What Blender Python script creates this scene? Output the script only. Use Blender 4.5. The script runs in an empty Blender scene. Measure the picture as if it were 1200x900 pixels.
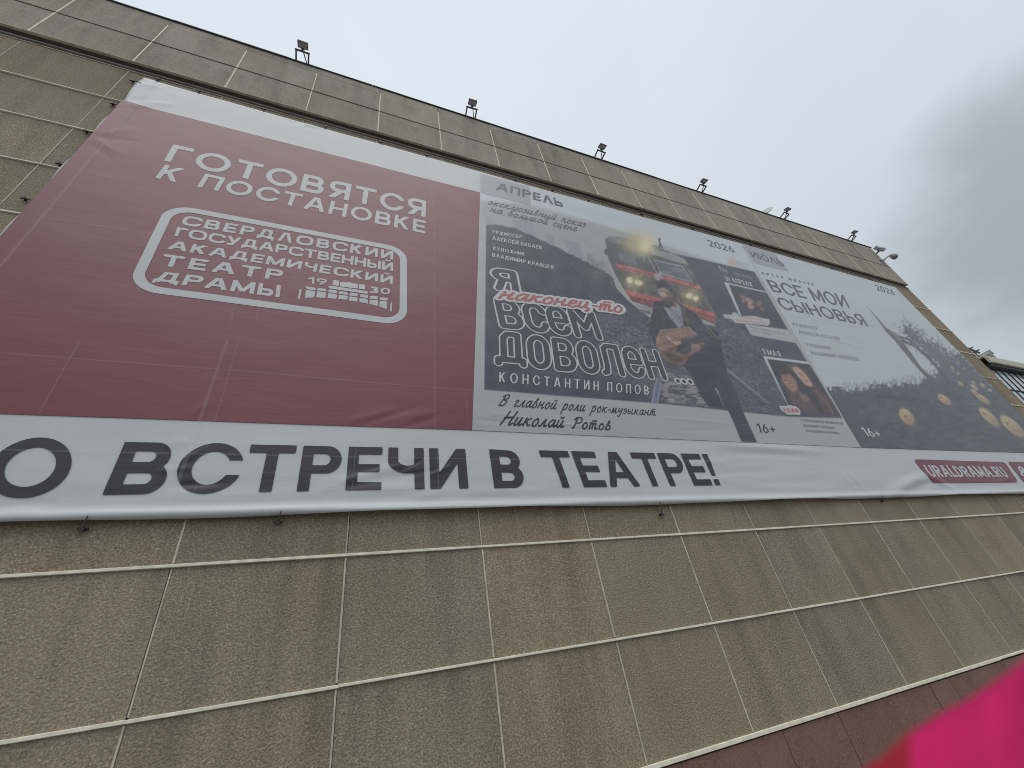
import bpy, bmesh, math, random
import numpy as np
from mathutils import Matrix, Vector

random.seed(7)
SC = bpy.context.scene
COL = SC.collection

# ------------------------------------------------------------------ camera
CAM_H = 1.65
FPX = 486.2488                       # focal length in pixels of a 1200 px wide picture
YAW, PITCH, ROLL = 0.4530, 0.6001, -0.1805


def cam_basis():
    ca, sa = math.cos(YAW), math.sin(YAW)
    cb, sb = math.cos(PITCH), math.sin(PITCH)
    cc, s_ = math.cos(ROLL), math.sin(ROLL)
    w = np.array([sa * cb, ca * cb, sb])
    r = np.array([ca, -sa, 0.0])
    u = np.cross(r, w)
    return cc * r + s_ * u, -s_ * r + cc * u, w


CR, CU, CW = cam_basis()
cam_d = bpy.data.cameras.new("camera")
cam = bpy.data.objects.new("camera", cam_d)
COL.objects.link(cam)
M = Matrix.Identity(4)
for i in range(3):
    M[i][0], M[i][1], M[i][2] = CR[i], CU[i], -CW[i]
M[2][3] = CAM_H
cam.matrix_world = M
cam_d.sensor_width = 36
cam_d.lens = 36 * FPX / 1200
cam_d.clip_start = 0.02
cam_d.clip_end = 3000
cam_d.dof.use_dof = True
cam_d.dof.focus_distance = 9.0
cam_d.dof.aperture_fstop = 3.2
SC.camera = cam

# ------------------------------------------------------------------ world (overcast) and sun
SUN_EL, SUN_AZ = math.radians(66), math.radians(196)     # azimuth clockwise from +Y
world = bpy.data.worlds.new("World")
SC.world = world
world.use_nodes = True
nt = world.node_tree
nt.nodes.clear()


def N(tree, typ, **kw):
    n = tree.nodes.new(typ)
    for k, v in kw.items():
        setattr(n, k, v)
    return n


def wmath(op, a, b=None, c=None, clamp=False):
    n = N(nt, 'ShaderNodeMath', operation=op, use_clamp=clamp)
    for i, v in enumerate((a, b, c)):
        if v is None:
            continue
        if isinstance(v, (int, float)):
            n.inputs[i].default_value = v
        else:
            nt.links.new(v, n.inputs[i])
    return n.outputs[0]


tc = N(nt, 'ShaderNodeTexCoord')
sky = N(nt, 'ShaderNodeTexSky', sky_type='NISHITA')
sky.sun_disc = False
sky.sun_elevation = SUN_EL
sky.sun_rotation = SUN_AZ
sky.air_density = 1.2
sky.dust_density = 3.0


def wnoise(scale, detail, rough, dist=0.0, off=0.0):
    mp = N(nt, 'ShaderNodeMapping')
    mp.inputs['Location'].default_value = (off, off * 1.7, off * 0.6)
    mp.inputs['Scale'].default_value = (1.0, 1.0, 1.6)
    nt.links.new(tc.outputs['Generated'], mp.inputs['Vector'])
    n = N(nt, 'ShaderNodeTexNoise')
    n.inputs['Scale'].default_value = scale
    n.inputs['Detail'].default_value = detail
    n.inputs['Roughness'].default_value = rough
    n.inputs['Distortion'].default_value = dist
    nt.links.new(mp.outputs[0], n.inputs['Vector'])
    return n.outputs['Fac']


def wblob(d, lo, hi, wob, ws=0.18):
    """soft patch of thicker cloud round a direction"""
    v = np.array(d, float)
    v /= np.linalg.norm(v)
    dp = N(nt, 'ShaderNodeVectorMath', operation='DOT_PRODUCT')
    nt.links.new(tc.outputs['Generated'], dp.inputs[0])
    dp.inputs[1].default_value = tuple(v)
    s = wmath('ADD', dp.outputs['Value'], wmath('MULTIPLY', wmath('SUBTRACT', wob, 0.5), ws))
    mr = N(nt, 'ShaderNodeMapRange', interpolation_type='SMOOTHSTEP')
    mr.inputs['From Min'].default_value = lo
    mr.inputs['From Max'].default_value = hi
    nt.links.new(s, mr.inputs['Value'])
    return mr.outputs[0]


def cdir(px, py):
    v = CW * FPX + CR * (px - 600) + CU * (450 - py)
    return v / np.linalg.norm(v)


n_big = wnoise(1.6, 4, 0.5, 0.4, 3.1)
n_mid = wnoise(4.2, 6, 0.55, 0.3, 7.7)
wobm = wmath('ADD', wmath('MULTIPLY', n_big, 0.55), wmath('MULTIPLY', n_mid, 0.45))
dark1 = wblob(cdir(1240, 250), 0.972, 0.999, wobm, 0.075)
dark2 = wblob(cdir(1130, 130), 0.88, 1.02, n_mid, 0.16)
cl = N(nt, 'ShaderNodeValToRGB')
cl.color_ramp.elements[0].position = 0.36
cl.color_ramp.elements[0].color = (5.7, 6.2, 6.75, 1)
cl.color_ramp.elements[1].position = 0.62
cl.color_ramp.elements[1].color = (6.05, 6.62, 7.15, 1)
nt.links.new(wmath('ADD', wmath('MULTIPLY', n_big, 0.7), wmath('MULTIPLY', n_mid, 0.3)), cl.inputs['Fac'])
shade = wmath('SUBTRACT', 1.0, wmath('ADD', wmath('MULTIPLY', dark1, 0.33), wmath('MULTIPLY', dark2, 0.03)))
# an overcast sky is brightest overhead and dims towards the horizon
sepz = N(nt, 'ShaderNodeSeparateXYZ')
nt.links.new(tc.outputs['Generated'], sepz.inputs[0])
sz = wmath('MAXIMUM', sepz.outputs['Z'], 0.0)
shade = wmath('MULTIPLY', shade, wmath('SUBTRACT', wmath('MULTIPLY_ADD', sz, 0.80, 0.54), wmath('MULTIPLY', wmath('MULTIPLY', sz, sz), 0.30)))
mulc = N(nt, 'ShaderNodeVectorMath', operation='SCALE')
nt.links.new(cl.outputs['Color'], mulc.inputs[0])
nt.links.new(shade, mulc.inputs['Scale'])
mx = N(nt, 'ShaderNodeMix', data_type='RGBA')
mx.inputs['Factor'].default_value = 0.94
nt.links.new(sky.outputs[0], mx.inputs['A'])
nt.links.new(mulc.outputs[0], mx.inputs['B'])
bg = N(nt, 'ShaderNodeBackground')
bg.inputs['Strength'].default_value = 0.1
nt.links.new(mx.outputs['Result'], bg.inputs['Color'])
wo = N(nt, 'ShaderNodeOutputWorld')
nt.links.new(bg.outputs[0], wo.inputs['Surface'])

sun_d = bpy.data.lights.new("sun", 'SUN')
sun_d.energy = 0.8
sun_d.angle = math.radians(50)
sun_d.color = (1.0, 0.96, 0.9)
sun = bpy.data.objects.new("sun", sun_d)
COL.objects.link(sun)
sdir = Vector((math.sin(SUN_AZ) * math.cos(SUN_EL), math.cos(SUN_AZ) * math.cos(SUN_EL), math.sin(SUN_EL)))
sun.rotation_euler = sdir.to_track_quat('Z', 'Y').to_euler()
sun.location = (0, -20, 40)

SC.view_settings.view_transform = 'Standard'
SC.view_settings.look = 'None'
SC.view_settings.exposure = 0.32
SC.view_settings.gamma = 1.0
SC.view_settings.use_curve_mapping = False
SC.render.engine = 'CYCLES'
SC.cycles.filter_width = 0.95

# ------------------------------------------------------------------ survey helpers
WALL_Y = 6.0
GZ = -0.42
BAN_Y = 5.93


def P(px, py, y=BAN_Y):
    """a point of the photograph on the vertical plane y: (X, Z) in metres"""
    d = CW * FPX + CR * (px - 600) + CU * (450 - py)
    t = y / d[1]
    return np.array([d[0] * t, CAM_H + d[2] * t])


def Pv(px, py, y=BAN_Y):
    px = np.asarray(px, float)
    py = np.asarray(py, float)
    d = CW[None] * FPX + CR[None] * (px.ravel()[:, None] - 600) + CU[None] * (450 - py.ravel()[:, None])
    t = y / d[:, 1]
    return d[:, 0] * t, CAM_H + d[:, 2] * t


# ------------------------------------------------------------------ noise
def _h(ix, iy, s):
    n = np.sin(ix * 127.1 + iy * 311.7 + s * 74.7) * 43758.5453
    return n - np.floor(n)


def vnoise(x, y, s=0):
    x = np.asarray(x, float)
    y = np.asarray(y, float)
    ix, iy = np.floor(x), np.floor(y)
    fx, fy = x - ix, y - iy
    fx = fx * fx * (3 - 2 * fx)
    fy = fy * fy * (3 - 2 * fy)
    a, b = _h(ix, iy, s), _h(ix + 1, iy, s)
    c, d = _h(ix, iy + 1, s), _h(ix + 1, iy + 1, s)
    return a + (b - a) * fx + (c - a) * fy + (a - b - c + d) * fx * fy


def fbm(x, y, s=0, o=4):
    r, a, t = 0, 1.0, 0
    for k in range(o):
        r = r + a * vnoise(x * 2 ** k, y * 2 ** k, s + k * 11)
        t += a
        a *= 0.5
    return r / t


def sstep(a, b, x):
    t = np.clip((x - a) / (b - a), 0, 1)
    return t * t * (3 - 2 * t)


# ------------------------------------------------------------------ object helpers
def tag(o, label=None, cat=None, group=None, kind=None):
    for k, v in (('label', label), ('category', cat), ('group', group), ('kind', kind)):
        if v:
            o[k] = v
    return o


def empty(name, loc=(0, 0, 0)):
    o = bpy.data.objects.new(name, None)
    o.empty_display_size = 0.2
    o.location = loc
    COL.objects.link(o)
    return o


def link_mesh(name, me, mat, parent=None, smooth=False):
    o = bpy.data.objects.new(name, me)
    COL.objects.link(o)
    if mat is not None:
        me.materials.append(mat)
    if smooth:
        me.polygons.foreach_set('use_smooth', [True] * len(me.polygons))
    if parent is not None:
        o.parent = parent
        par = parent
        off = Vector((0, 0, 0))
        while par is not None:
            off += par.location
            par = par.parent
        # meshes are written in world metres: move them back by their parents' position
        me.transform(Matrix.Translation(-off))
    return o


def mesh_from(name, v, f, mat, parent=None, smooth=False):
    me = bpy.data.meshes.new(name)
    v = np.asarray(v, np.float32)
    me.from_pydata([tuple(p) for p in v.tolist()], [], f)
    me.update()
    return link_mesh(name, me, mat, parent, smooth)


class MB:
    """collects shapes into one mesh"""

    def __init__(self):
        self.bm = bmesh.new()

    def box(self, x0, x1, y0, y1, z0, z1, bevel=0.0):
        r = bmesh.ops.create_cube(self.bm, size=1.0)
        vs = r['verts']
        for v in vs:
            v.co = Vector(((x0 + x1) / 2 + v.co.x * (x1 - x0), (y0 + y1) / 2 + v.co.y * (y1 - y0), (z0 + z1) / 2 + v.co.z * (z1 - z0)))
        if bevel > 0:
            es = list({e for v in vs for e in v.link_edges})
            bmesh.ops.bevel(self.bm, geom=es, offset=bevel, segments=1, affect='EDGES')
        return self

    def bar(self, a, b, w, h=None, upv=(0, 0, 1)):
        """square bar from a to b"""
        a, b = Vector(a), Vector(b)
        h = h or w
        d = (b - a)
        L = d.length
        d.normalize()
        s = d.cross(Vector(upv))
        if s.length < 1e-4:
            s = d.cross(Vector((1, 0, 0)))
        s.normalize()
        t = s.cross(d)
        r = bmesh.ops.create_cube(self.bm, size=1.0)
        m = (a + b) / 2
        for v in r['verts']:
            c = v.co.copy()
            v.co = m + d * (c.x * L) + s * (c.y * w) + t * (c.z * h)
        es = list({e for v in r['verts'] for e in v.link_edges})
        bmesh.ops.bevel(self.bm, geom=es, offset=min(w, h) * 0.12, segments=1, affect='EDGES')
        return self

    def tube(self, pts, r, seg=10, cap=True):
        pts = [Vector(p) for p in pts]
        rings = []
        n = len(pts)
        rr = r if isinstance(r, (list, tuple)) else [r] * n
        ref = Vector((0, 0, 1))
        for i, p in enumerate(pts):
            d = (pts[min(i + 1, n - 1)] - pts[max(i - 1, 0)]).normalized()
            s = d.cross(ref)
            if s.length < 1e-3:
                s = d.cross(Vector((1, 0, 0)))
            s.normalize()
            t = s.cross(d)
            rings.append([self.bm.verts.new(p + (s * math.cos(a) + t * math.sin(a)) * rr[i]) for a in [2 * math.pi * k / seg for k in range(seg)]])
        for A, B in zip(rings[:-1], rings[1:]):
            for k in range(seg):
                self.bm.faces.new((A[k], A[(k + 1) % seg], B[(k + 1) % seg], B[k]))
        if cap:
            self.bm.faces.new(rings[0][::-1])
            self.bm.faces.new(rings[-1])
        return self

    def build(self, name, mat, parent=None, smooth=False):
        me = bpy.data.meshes.new(name)
        bmesh.ops.recalc_face_normals(self.bm, faces=self.bm.faces[:])
        self.bm.to_mesh(me)
        self.bm.free()
        return link_mesh(name, me, mat, parent, smooth)


# ------------------------------------------------------------------ materials
def new_mat(name):
    m = bpy.data.materials.new(name)
    m.use_nodes = True
    t = m.node_tree
    b = t.nodes['Principled BSDF']
    return m, t, b


def tex_noise(t, vec, scale, detail=4, rough=0.55, dist=0.0):
    n = N(t, 'ShaderNodeTexNoise')
    n.inputs['Scale'].default_value = scale
    n.inputs['Detail'].default_value = detail
    n.inputs['Roughness'].default_value = rough
    n.inputs['Distortion'].default_value = dist
    t.links.new(vec, n.inputs['Vector'])
    return n.outputs['Fac']


def tmath(t, op, a, b=None, clamp=False):
    n = N(t, 'ShaderNodeMath', operation=op, use_clamp=clamp)
    for i, v in enumerate((a, b)):
        if v is None:
            continue
        if isinstance(v, (int, float)):
            n.inputs[i].default_value = v
        else:
            t.links.new(v, n.inputs[i])
    return n.outputs[0]


def tramp(t, fac, stops):
    r = N(t, 'ShaderNodeValToRGB')
    while len(r.color_ramp.elements) < len(stops):
        r.color_ramp.elements.new(0.5)
    for e, (p, c) in zip(r.color_ramp.elements, stops):
        e.position = p
        e.color = (*c, 1) if len(c) == 3 else c
    t.links.new(fac, r.inputs['Fac'])
    return r.outputs['Color']


def tmap(t, scale=(1, 1, 1), loc=(0, 0, 0), space='world'):
    """coordinates in world metres"""
    g = N(t, 'ShaderNodeNewGeometry')
    mp = N(t, 'ShaderNodeMapping')
    mp.inputs['Scale'].default_value = scale
    mp.inputs['Location'].default_value = loc
    t.links.new(g.outputs['Position'], mp.inputs['Vector'])
    return mp.outputs[0]


def tmix(t, fac, a, b, mode='MIX'):
    n = N(t, 'ShaderNodeMix', data_type='RGBA', blend_type=mode)
    for nm, v in (('Factor', fac), ('A', a), ('B', b)):
        s = n.inputs[nm]
        if isinstance(v, (int, float)):
            s.default_value = v
        elif isinstance(v, (tuple, list)):
            s.default_value = (*v, 1)
        else:
            t.links.new(v, s)
    return n.outputs['Result']


def tbump(t, b, h, strength, dist, base=None):
    n = N(t, 'ShaderNodeBump')
    n.inputs['Strength'].default_value = strength
    n.inputs['Distance'].default_value = dist
    t.links.new(h, n.inputs['Height'])
    if base is not None:
        t.links.new(base, n.inputs['Normal'])
    t.links.new(n.outputs[0], b.inputs['Normal'])
    return n.outputs[0]


def mat_stone(name, dark, mid, light, tint=True):
    """rough washed-aggregate cladding"""
    m, t, b = new_mat(name)
    pos = tmap(t)
    grain = tex_noise(t, pos, 36, 5, 0.74)
    vor = N(t, 'ShaderNodeTexVoronoi', feature='F1')
    vor.inputs['Scale'].default_value = 46
    t.links.new(pos, vor.inputs['Vector'])
    speck = tex_noise(t, pos, 85, 3, 0.75)
    patch = tex_noise(t, pos, 0.55, 5, 0.6, 0.5)
    streak = tex_noise(t, tmap(t, (1.7, 1.0, 0.16)), 1.0, 6, 0.6)
    streak2 = tex_noise(t, tmap(t, (6.0, 1.0, 0.35), (3, 0, 1)), 1.0, 4, 0.6)
    f = tmath(t, 'ADD', tmath(t, 'MULTIPLY', grain, 0.6), tmath(t, 'MULTIPLY', speck, 0.4))
    c = tramp(t, f, [(0.34, dark), (0.5, mid), (0.66, light)])
    c2 = tmix(t, tramp(t, patch, [(0.35, (0, 0, 0)), (0.7, (1, 1, 1))]), c, tmix(t, 1.0, c, (0.88, 0.865, 0.84), 'MULTIPLY'))
    c3 = tmix(t, tmath(t, 'MULTIPLY', tramp(t, streak, [(0.50, (0, 0, 0)), (0.72, (1, 1, 1))]), 0.75), c2, tmix(t, 1.0, c2, (0.66, 0.66, 0.66), 'MULTIPLY'))
    c4 = tmix(t, tmath(t, 'MULTIPLY', tramp(t, streak2, [(0.56, (0, 0, 0)), (0.75, (1, 1, 1))]), 0.35), c3, tmix(t, 1.0, c3, (1.35, 1.32, 1.27), 'MULTIPLY'))
    # dirt runs and pale washes that start under the mortar lips of the rows
    sp = N(t, 'ShaderNodeSeparateXYZ')
    t.links.new(tmap(t), sp.inputs[0])
    fr_ = tmath(t, 'FRACT', tmath(t, 'DIVIDE', tmath(t, 'SUBTRACT', sp.outputs['Z'], 0.44), 1.3866))
    near = N(t, 'ShaderNodeMapRange')
    near.inputs['From Min'].default_value = 0.25
    near.inputs['From Max'].default_value = 1.0
    t.links.new(fr_, near.inputs['Value'])
    run = tex_noise(t, tmap(t, (3.2, 1.0, 0.22), (5, 0, 2)), 1.0, 5, 0.62)
    runf = tmath(t, 'MULTIPLY', tmath(t, 'POWER', near.outputs[0], 1.6), tramp(t, run, [(0.47, (0, 0, 0)), (0.66, (1, 1, 1))]))
    c4 = tmix(t, tmath(t, 'MULTIPLY', runf, 0.45), c4, tmix(t, 1.0, c4, (0.58, 0.57, 0.55), 'MULTIPLY'))
    wash = tex_noise(t, tmap(t, (2.1, 1.0, 0.18), (11, 0, 7)), 1.0, 4, 0.6)
    washf = tmath(t, 'MULTIPLY', near.outputs[0], tramp(t, wash, [(0.58, (0, 0, 0)), (0.72, (1, 1, 1))]))
    c4 = tmix(t, tmath(t, 'MULTIPLY', washf, 0.40), c4, tmix(t, 1.0, c4, (1.38, 1.36, 1.32), 'MULTIPLY'))
    blot = tex_noise(t, tmap(t, (0.9, 1.0, 0.9), (2, 0, 9)), 1.0, 6, 0.68, 0.8)
    c4 = tmix(t, tmath(t, 'MULTIPLY', tramp(t, blot, [(0.57, (0, 0, 0)), (0.68, (1, 1, 1))]), 0.45), c4, tmix(t, 1.0, c4, (0.72, 0.71, 0.68), 'MULTIPLY'))
    if tint:
        a = N(t, 'ShaderNodeAttribute', attribute_name='tint')
        c4 = tmix(t, 1.0, c4, a.outputs['Color'], 'MULTIPLY')
    t.links.new(c4, b.inputs['Base Color'])
    b.inputs['Roughness'].default_value = 0.92
    b.inputs['Specular IOR Level'].default_value = 0.25
    h = tmath(t, 'ADD', tmath(t, 'MULTIPLY', grain, 1.0), tmath(t, 'MULTIPLY', vor.outputs['Distance'], -0.9))
    tbump(t, b, h, 0.55, 0.018)
    return m


def mat_plain(name, col, rough=0.6, spec=0.4, var=0.12, scale=6.0, bump=0.0, metal=0.0):
    m, t, b = new_mat(name)
    n = tex_noise(t, tmap(t), scale, 5, 0.6)
    lo = tuple(x * (1 - var) for x in col)
    hi = tuple(min(1, x * (1 + var)) for x in col)
    t.links.new(tramp(t, n, [(0.3, lo), (0.7, hi)]), b.inputs['Base Color'])
    b.inputs['Roughness'].default_value = rough
    b.inputs['Specular IOR Level'].default_value = spec
    b.inputs['Metallic'].default_value = metal
    if bump:
        tbump(t, b, n, bump, 0.02)
    return m


def mat_cloth(name, col=None, attr=None, alpha=1.0, spec=0.72):
    """printed PVC mesh banner"""
    m, t, b = new_mat(name)
    dirt = tex_noise(t, tmap(t, (0.35, 1, 1.2)), 1.0, 5, 0.6)
    if attr:
        a = N(t, 'ShaderNodeAttribute', attribute_name=attr)
        base = a.outputs['Color']
    else:
        rgb = N(t, 'ShaderNodeRGB')
        rgb.outputs[0].default_value = (*col, 1)
        base = rgb.outputs[0]
    t.links.new(tmix(t, 1.0, base, tramp(t, dirt, [(0.3, (0.93, 0.93, 0.92)), (0.7, (1, 1, 1))]), 'MULTIPLY'), b.inputs['Base Color'])
    b.inputs['Roughness'].default_value = 0.46
    b.inputs['Specular IOR Level'].default_value = spec
    b.inputs['Sheen Weight'].default_value = 0.10
    b.inputs['Sheen Roughness'].default_value = 0.45
    b.inputs['Sheen Tint'].default_value = (0.95, 0.97, 1.0, 1)
    w1 = tex_noise(t, tmap(t, (0.9, 1, 5.0)), 1.3, 4, 0.55, 0.5)
    w2 = tex_noise(t, tmap(t, (1, 1, 1)), 42, 2, 0.5)
    # short sharp creases here and there
    w3 = tex_noise(t, tmap(t, (2.2, 1, 9.0), (4, 0, 4)), 1.0, 3, 0.5, 1.2)
    ridge = tmath(t, 'SUBTRACT', 1.0, tmath(t, 'MULTIPLY', tmath(t, 'ABSOLUTE', tmath(t, 'SUBTRACT', w3, 0.5)), 14.0), clamp=True)
    where = tramp(t, tex_noise(t, tmap(t, (0.5, 1, 0.8), (1, 0, 6)), 1.0, 3), [(0.55, (0, 0, 0)), (0.7, (1, 1, 1))])
    h = tmath(t, 'ADD', tmath(t, 'MULTIPLY', w1, 0.8), tmath(t, 'MULTIPLY', w2, 0.05))
    h = tmath(t, 'ADD', h, tmath(t, 'MULTIPLY', tmath(t, 'MULTIPLY', ridge, where), 0.22))
    tbump(t, b, h, 0.14, 0.03)
    if alpha < 1:
        b.inputs['Alpha'].default_value = alpha
    return m


STONE = mat_stone('washed_aggregate', (0.172, 0.142, 0.095), (0.312, 0.266, 0.188), (0.58, 0.505, 0.385))
STONE_TOP = mat_stone('washed_aggregate_frieze', (0.255, 0.228, 0.185), (0.405, 0.368, 0.308), (0.56, 0.515, 0.445))
GROUT = mat_plain('lime_mortar', (0.80, 0.765, 0.62), 0.85, 0.2, 0.16, 9.0, 0.3)
GROUT_THIN = mat_plain('thin_mortar', (0.56, 0.515, 0.405), 0.9, 0.2, 0.25, 5.0, 0.3)
GROUT_DARK = mat_plain('dark_joint', (0.16, 0.14, 0.115), 0.9, 0.2, 0.2)
LEDGE = mat_plain('ledge_metal', (0.22, 0.20, 0.19), 0.7, 0.3, 0.25, 3.0)
FLASH = mat_plain('dark_flashing', (0.055, 0.06, 0.06), 0.55, 0.4, 0.2)
STEEL = mat_plain('painted_steel', (0.12, 0.112, 0.108), 0.55, 0.4, 0.15)
LAMP_BODY = mat_plain('lamp_body', (0.15, 0.142, 0.142), 0.5, 0.4, 0.1)
LAMP_GLASS = mat_plain('lamp_glass', (0.46, 0.43, 0.44), 0.3, 0.5, 0.1)
PALE = mat_plain('pale_enamel', (0.62, 0.66, 0.60), 0.55, 0.4, 0.08)
GREYENAMEL = mat_plain('grey_enamel', (0.42, 0.43, 0.43), 0.5, 0.4, 0.08)
HOOK = mat_plain('anchor_iron', (0.03, 0.028, 0.028), 0.5, 0.4, 0.1)
CORD = mat_plain('nylon_cord', (0.10, 0.095, 0.09), 0.8, 0.2, 0.1)

C_WHITE = mat_cloth('banner_white', (0.58, 0.605, 0.61))
C_RED = mat_cloth('banner_red', (0.190, 0.030, 0.050))
C_INK = mat_cloth('banner_ink', (0.019, 0.014, 0.021))
C_INK2 = mat_cloth('banner_grey_ink', (0.095, 0.090, 0.115))
C_GREY = mat_cloth('banner_mid_grey', (0.20, 0.20, 0.215))
C_INK3 = mat_cloth('banner_title_fill', (0.050, 0.050, 0.072))
C_LET = mat_cloth('banner_letter_white', (0.52, 0.555, 0.56))
C_LILAC = mat_cloth('banner_lilac', (0.385, 0.395, 0.44))
C_OUT = mat_cloth('banner_outline_white', (0.60, 0.63, 0.63))
C_SCRIPT = mat_cloth('banner_red_script', (0.47, 0.125, 0.118))
C_PRINT = mat_cloth('banner_print', attr='print_colour')
C_SEAM = mat_cloth('banner_weld_seam', (0.75, 0.76, 0.78), alpha=0.08)

# ------------------------------------------------------------------ ground
gm, gt_, gb = new_mat('paving')
br = N(gt_, 'ShaderNodeTexBrick')
br.inputs['Scale'].default_value = 2.2
br.inputs['Color1'].default_value = (0.20, 0.19, 0.18, 1)
br.inputs['Color2'].default_value = (0.25, 0.24, 0.225, 1)
br.inputs['Mortar'].default_value = (0.09, 0.085, 0.08, 1)
br.inputs['Mortar Size'].default_value = 0.012
gt_.links.new(tmap(gt_), br.inputs['Vector'])
gt_.links.new(tmix(gt_, 0.35, br.outputs['Color'], tramp(gt_, tex_noise(gt_, tmap(gt_), 0.8, 5), [(0.3, (0.12, 0.115, 0.11)), (0.7, (0.3, 0.29, 0.27))])), gb.inputs['Base Color'])
gb.inputs['Roughness'].default_value = 0.85
g = mesh_from('pavement', [(-900, -900, GZ), (900, -900, GZ), (900, 900, GZ), (-900, 900, GZ)], [(0, 1, 2, 3)], gm)
tag(g, kind='structure')

# ------------------------------------------------------------------ theatre building
COL0, COLS = -3.556, 1.842                   # column joints
RIGHT = COL0 + 16 * COLS                     # 25.9
LEFT = COL0 - 7 * COLS
ROWS = [0.4416, 1.814, 3.203, 4.589, 5.975, 7.361, 8.747, 10.133, 11.522, 12.908, 14.387]
LEDGE0, FR0, FR1, FR2, TOP = 14.40, 14.678, 16.02, 17.30, 17.70
DEPTH = 14.0
theatre = empty('theatre_building', (RIGHT - 20, WALL_Y, GZ))
tag(theatre, 'big windowless stone-clad building with pale joints carrying the banner', 'building')


def panels(name, mat, xs, zs, yf, yb, parent, gap=0.012, wob=0.006):
    """rows of cladding slabs, each with its own tone"""
    bm = bmesh.new()
    lay = bm.loops.layers.float_color.new('tint')
    for i in range(len(xs) - 1):
        for j in range(len(zs) - 1):
            x0, x1, z0, z1 = xs[i] + gap, xs[i + 1] - gap, zs[j] + gap, zs[j + 1] - gap
            k = random.gauss(1.0, 0.045)
            h = random.gauss(0, 0.008)
            col = (k * (1 + h), k, k * (1 - h), 1)
            dy = random.uniform(0, wob)
            r = bmesh.ops.create_cube(bm, size=1.0)
            for v in r['verts']:
                v.co = Vector(((x0 + x1) / 2 + v.co.x * (x1 - x0), (yf + dy + yb) / 2 + v.co.y * (yb - yf - dy), (z0 + z1) / 2 + v.co.z * (z1 - z0)))
            for f in {f for v in r['verts'] for f in v.link_faces}:
                for l in f.loops:
                    l[lay] = col
    me = bpy.data.meshes.new(name)
    bm.to_mesh(me)
    bm.free()
    return link_mesh(name, me, mat, parent)


XS = [LEFT + COLS * i for i in range(0, 24)]
XS = [x for x in XS if x <= RIGHT + 0.01]
# carcass behind the slabs
MB().box(LEFT, RIGHT - 0.02, WALL_Y + 0.06, WALL_Y + DEPTH, GZ + 0.002, FR2 + 0.1).build('wall_core', GROUT_DARK, theatre)
panels('cladding_panels', STONE, XS, ROWS, WALL_Y, WALL_Y + 0.055, theatre)
# return cladding on the right-hand end wall
yy = [WALL_Y + 0.07 + COLS * i for i in range(8)]
bm = bmesh.new()
lay = bm.loops.layers.float_color.new('tint')
for i in range(len(yy) - 1):
    for j in range(len(ROWS) - 1):
        r = bmesh.ops.create_cube(bm, size=1.0)
        k = random.gauss(1, 0.05)
        for v in r['verts']:
            v.co = Vector((RIGHT - 0.009 + v.co.x * 0.018, (yy[i] + yy[i + 1]) / 2 + v.co.y * (COLS - 0.03), (ROWS[j] + ROWS[j + 1]) / 2 + v.co.z * (ROWS[j + 1] - ROWS[j] - 0.03)))
        for f in {f for v in r['verts'] for f in v.link_faces}:
            for l in f.loops:
                l[lay] = (k, k, k, 1)
me = bpy.data.meshes.new('end_cladding')
bm.to_mesh(me)
bm.free()
link_mesh('end_cladding', me, STONE, theatre)

# horizontal joints: proud mortar lips, slightly uneven, broken at random lengths
for j, z in enumerate(ROWS[:-1]):
    mb = MB()
    x = LEFT
    while x < RIGHT:
        L = random.choice([1, 2, 2, 3, 4]) * COLS * random.uniform(0.9, 1.05)
        x1 = min(x + L, RIGHT)
        hh = random.uniform(0.014, 0.019) * (1.35 if j == 0 else 1.0)
        pr = random.uniform(0.022, 0.032)
        dz = random.uniform(-0.005, 0.005)
        if random.random() < 0.35:
            x1 -= random.uniform(0.03, 0.12)
        mb.box(x + 0.001, x1 - 0.001, WALL_Y - pr, WALL_Y + 0.052, z - hh + dz, z + hh + dz, 0.005)
        x = x1 if random.random() < 0.6 else x1 + random.uniform(0.004, 0.02)
    mb.build('horizontal_joint', GROUT, theatre)
for x in XS[1:-1]:
    mb = MB()
    for j in range(len(ROWS) - 1):
        hw = random.uniform(0.007, 0.0115)
        dx = random.uniform(-0.006, 0.006)
        mb.box(x - hw + dx, x + hw + dx, WALL_Y - random.uniform(0.004, 0.010), WALL_Y + 0.05, ROWS[j] + 0.028, ROWS[j + 1] - 0.028)
    mb.build('vertical_joint', GROUT_THIN, theatre)
# top lip under the ledge, ledge recess
MB().box(LEFT, RIGHT - 0.003, WALL_Y - 0.02, WALL_Y + 0.05, 14.380, 14.400, 0.004).build('top_lip', GROUT_THIN, theatre)
mb = MB()
mb.box(LEFT, RIGHT - 0.004, WALL_Y + 0.03, WALL_Y + 0.30, 14.405, FR0 + 0.02)
mb.box(LEFT, RIGHT - 0.006, WALL_Y - 0.02, WALL_Y + 0.03, 14.50, 14.545, 0.004)
mb.build('ledge_recess', LEDGE, theatre)
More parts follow.
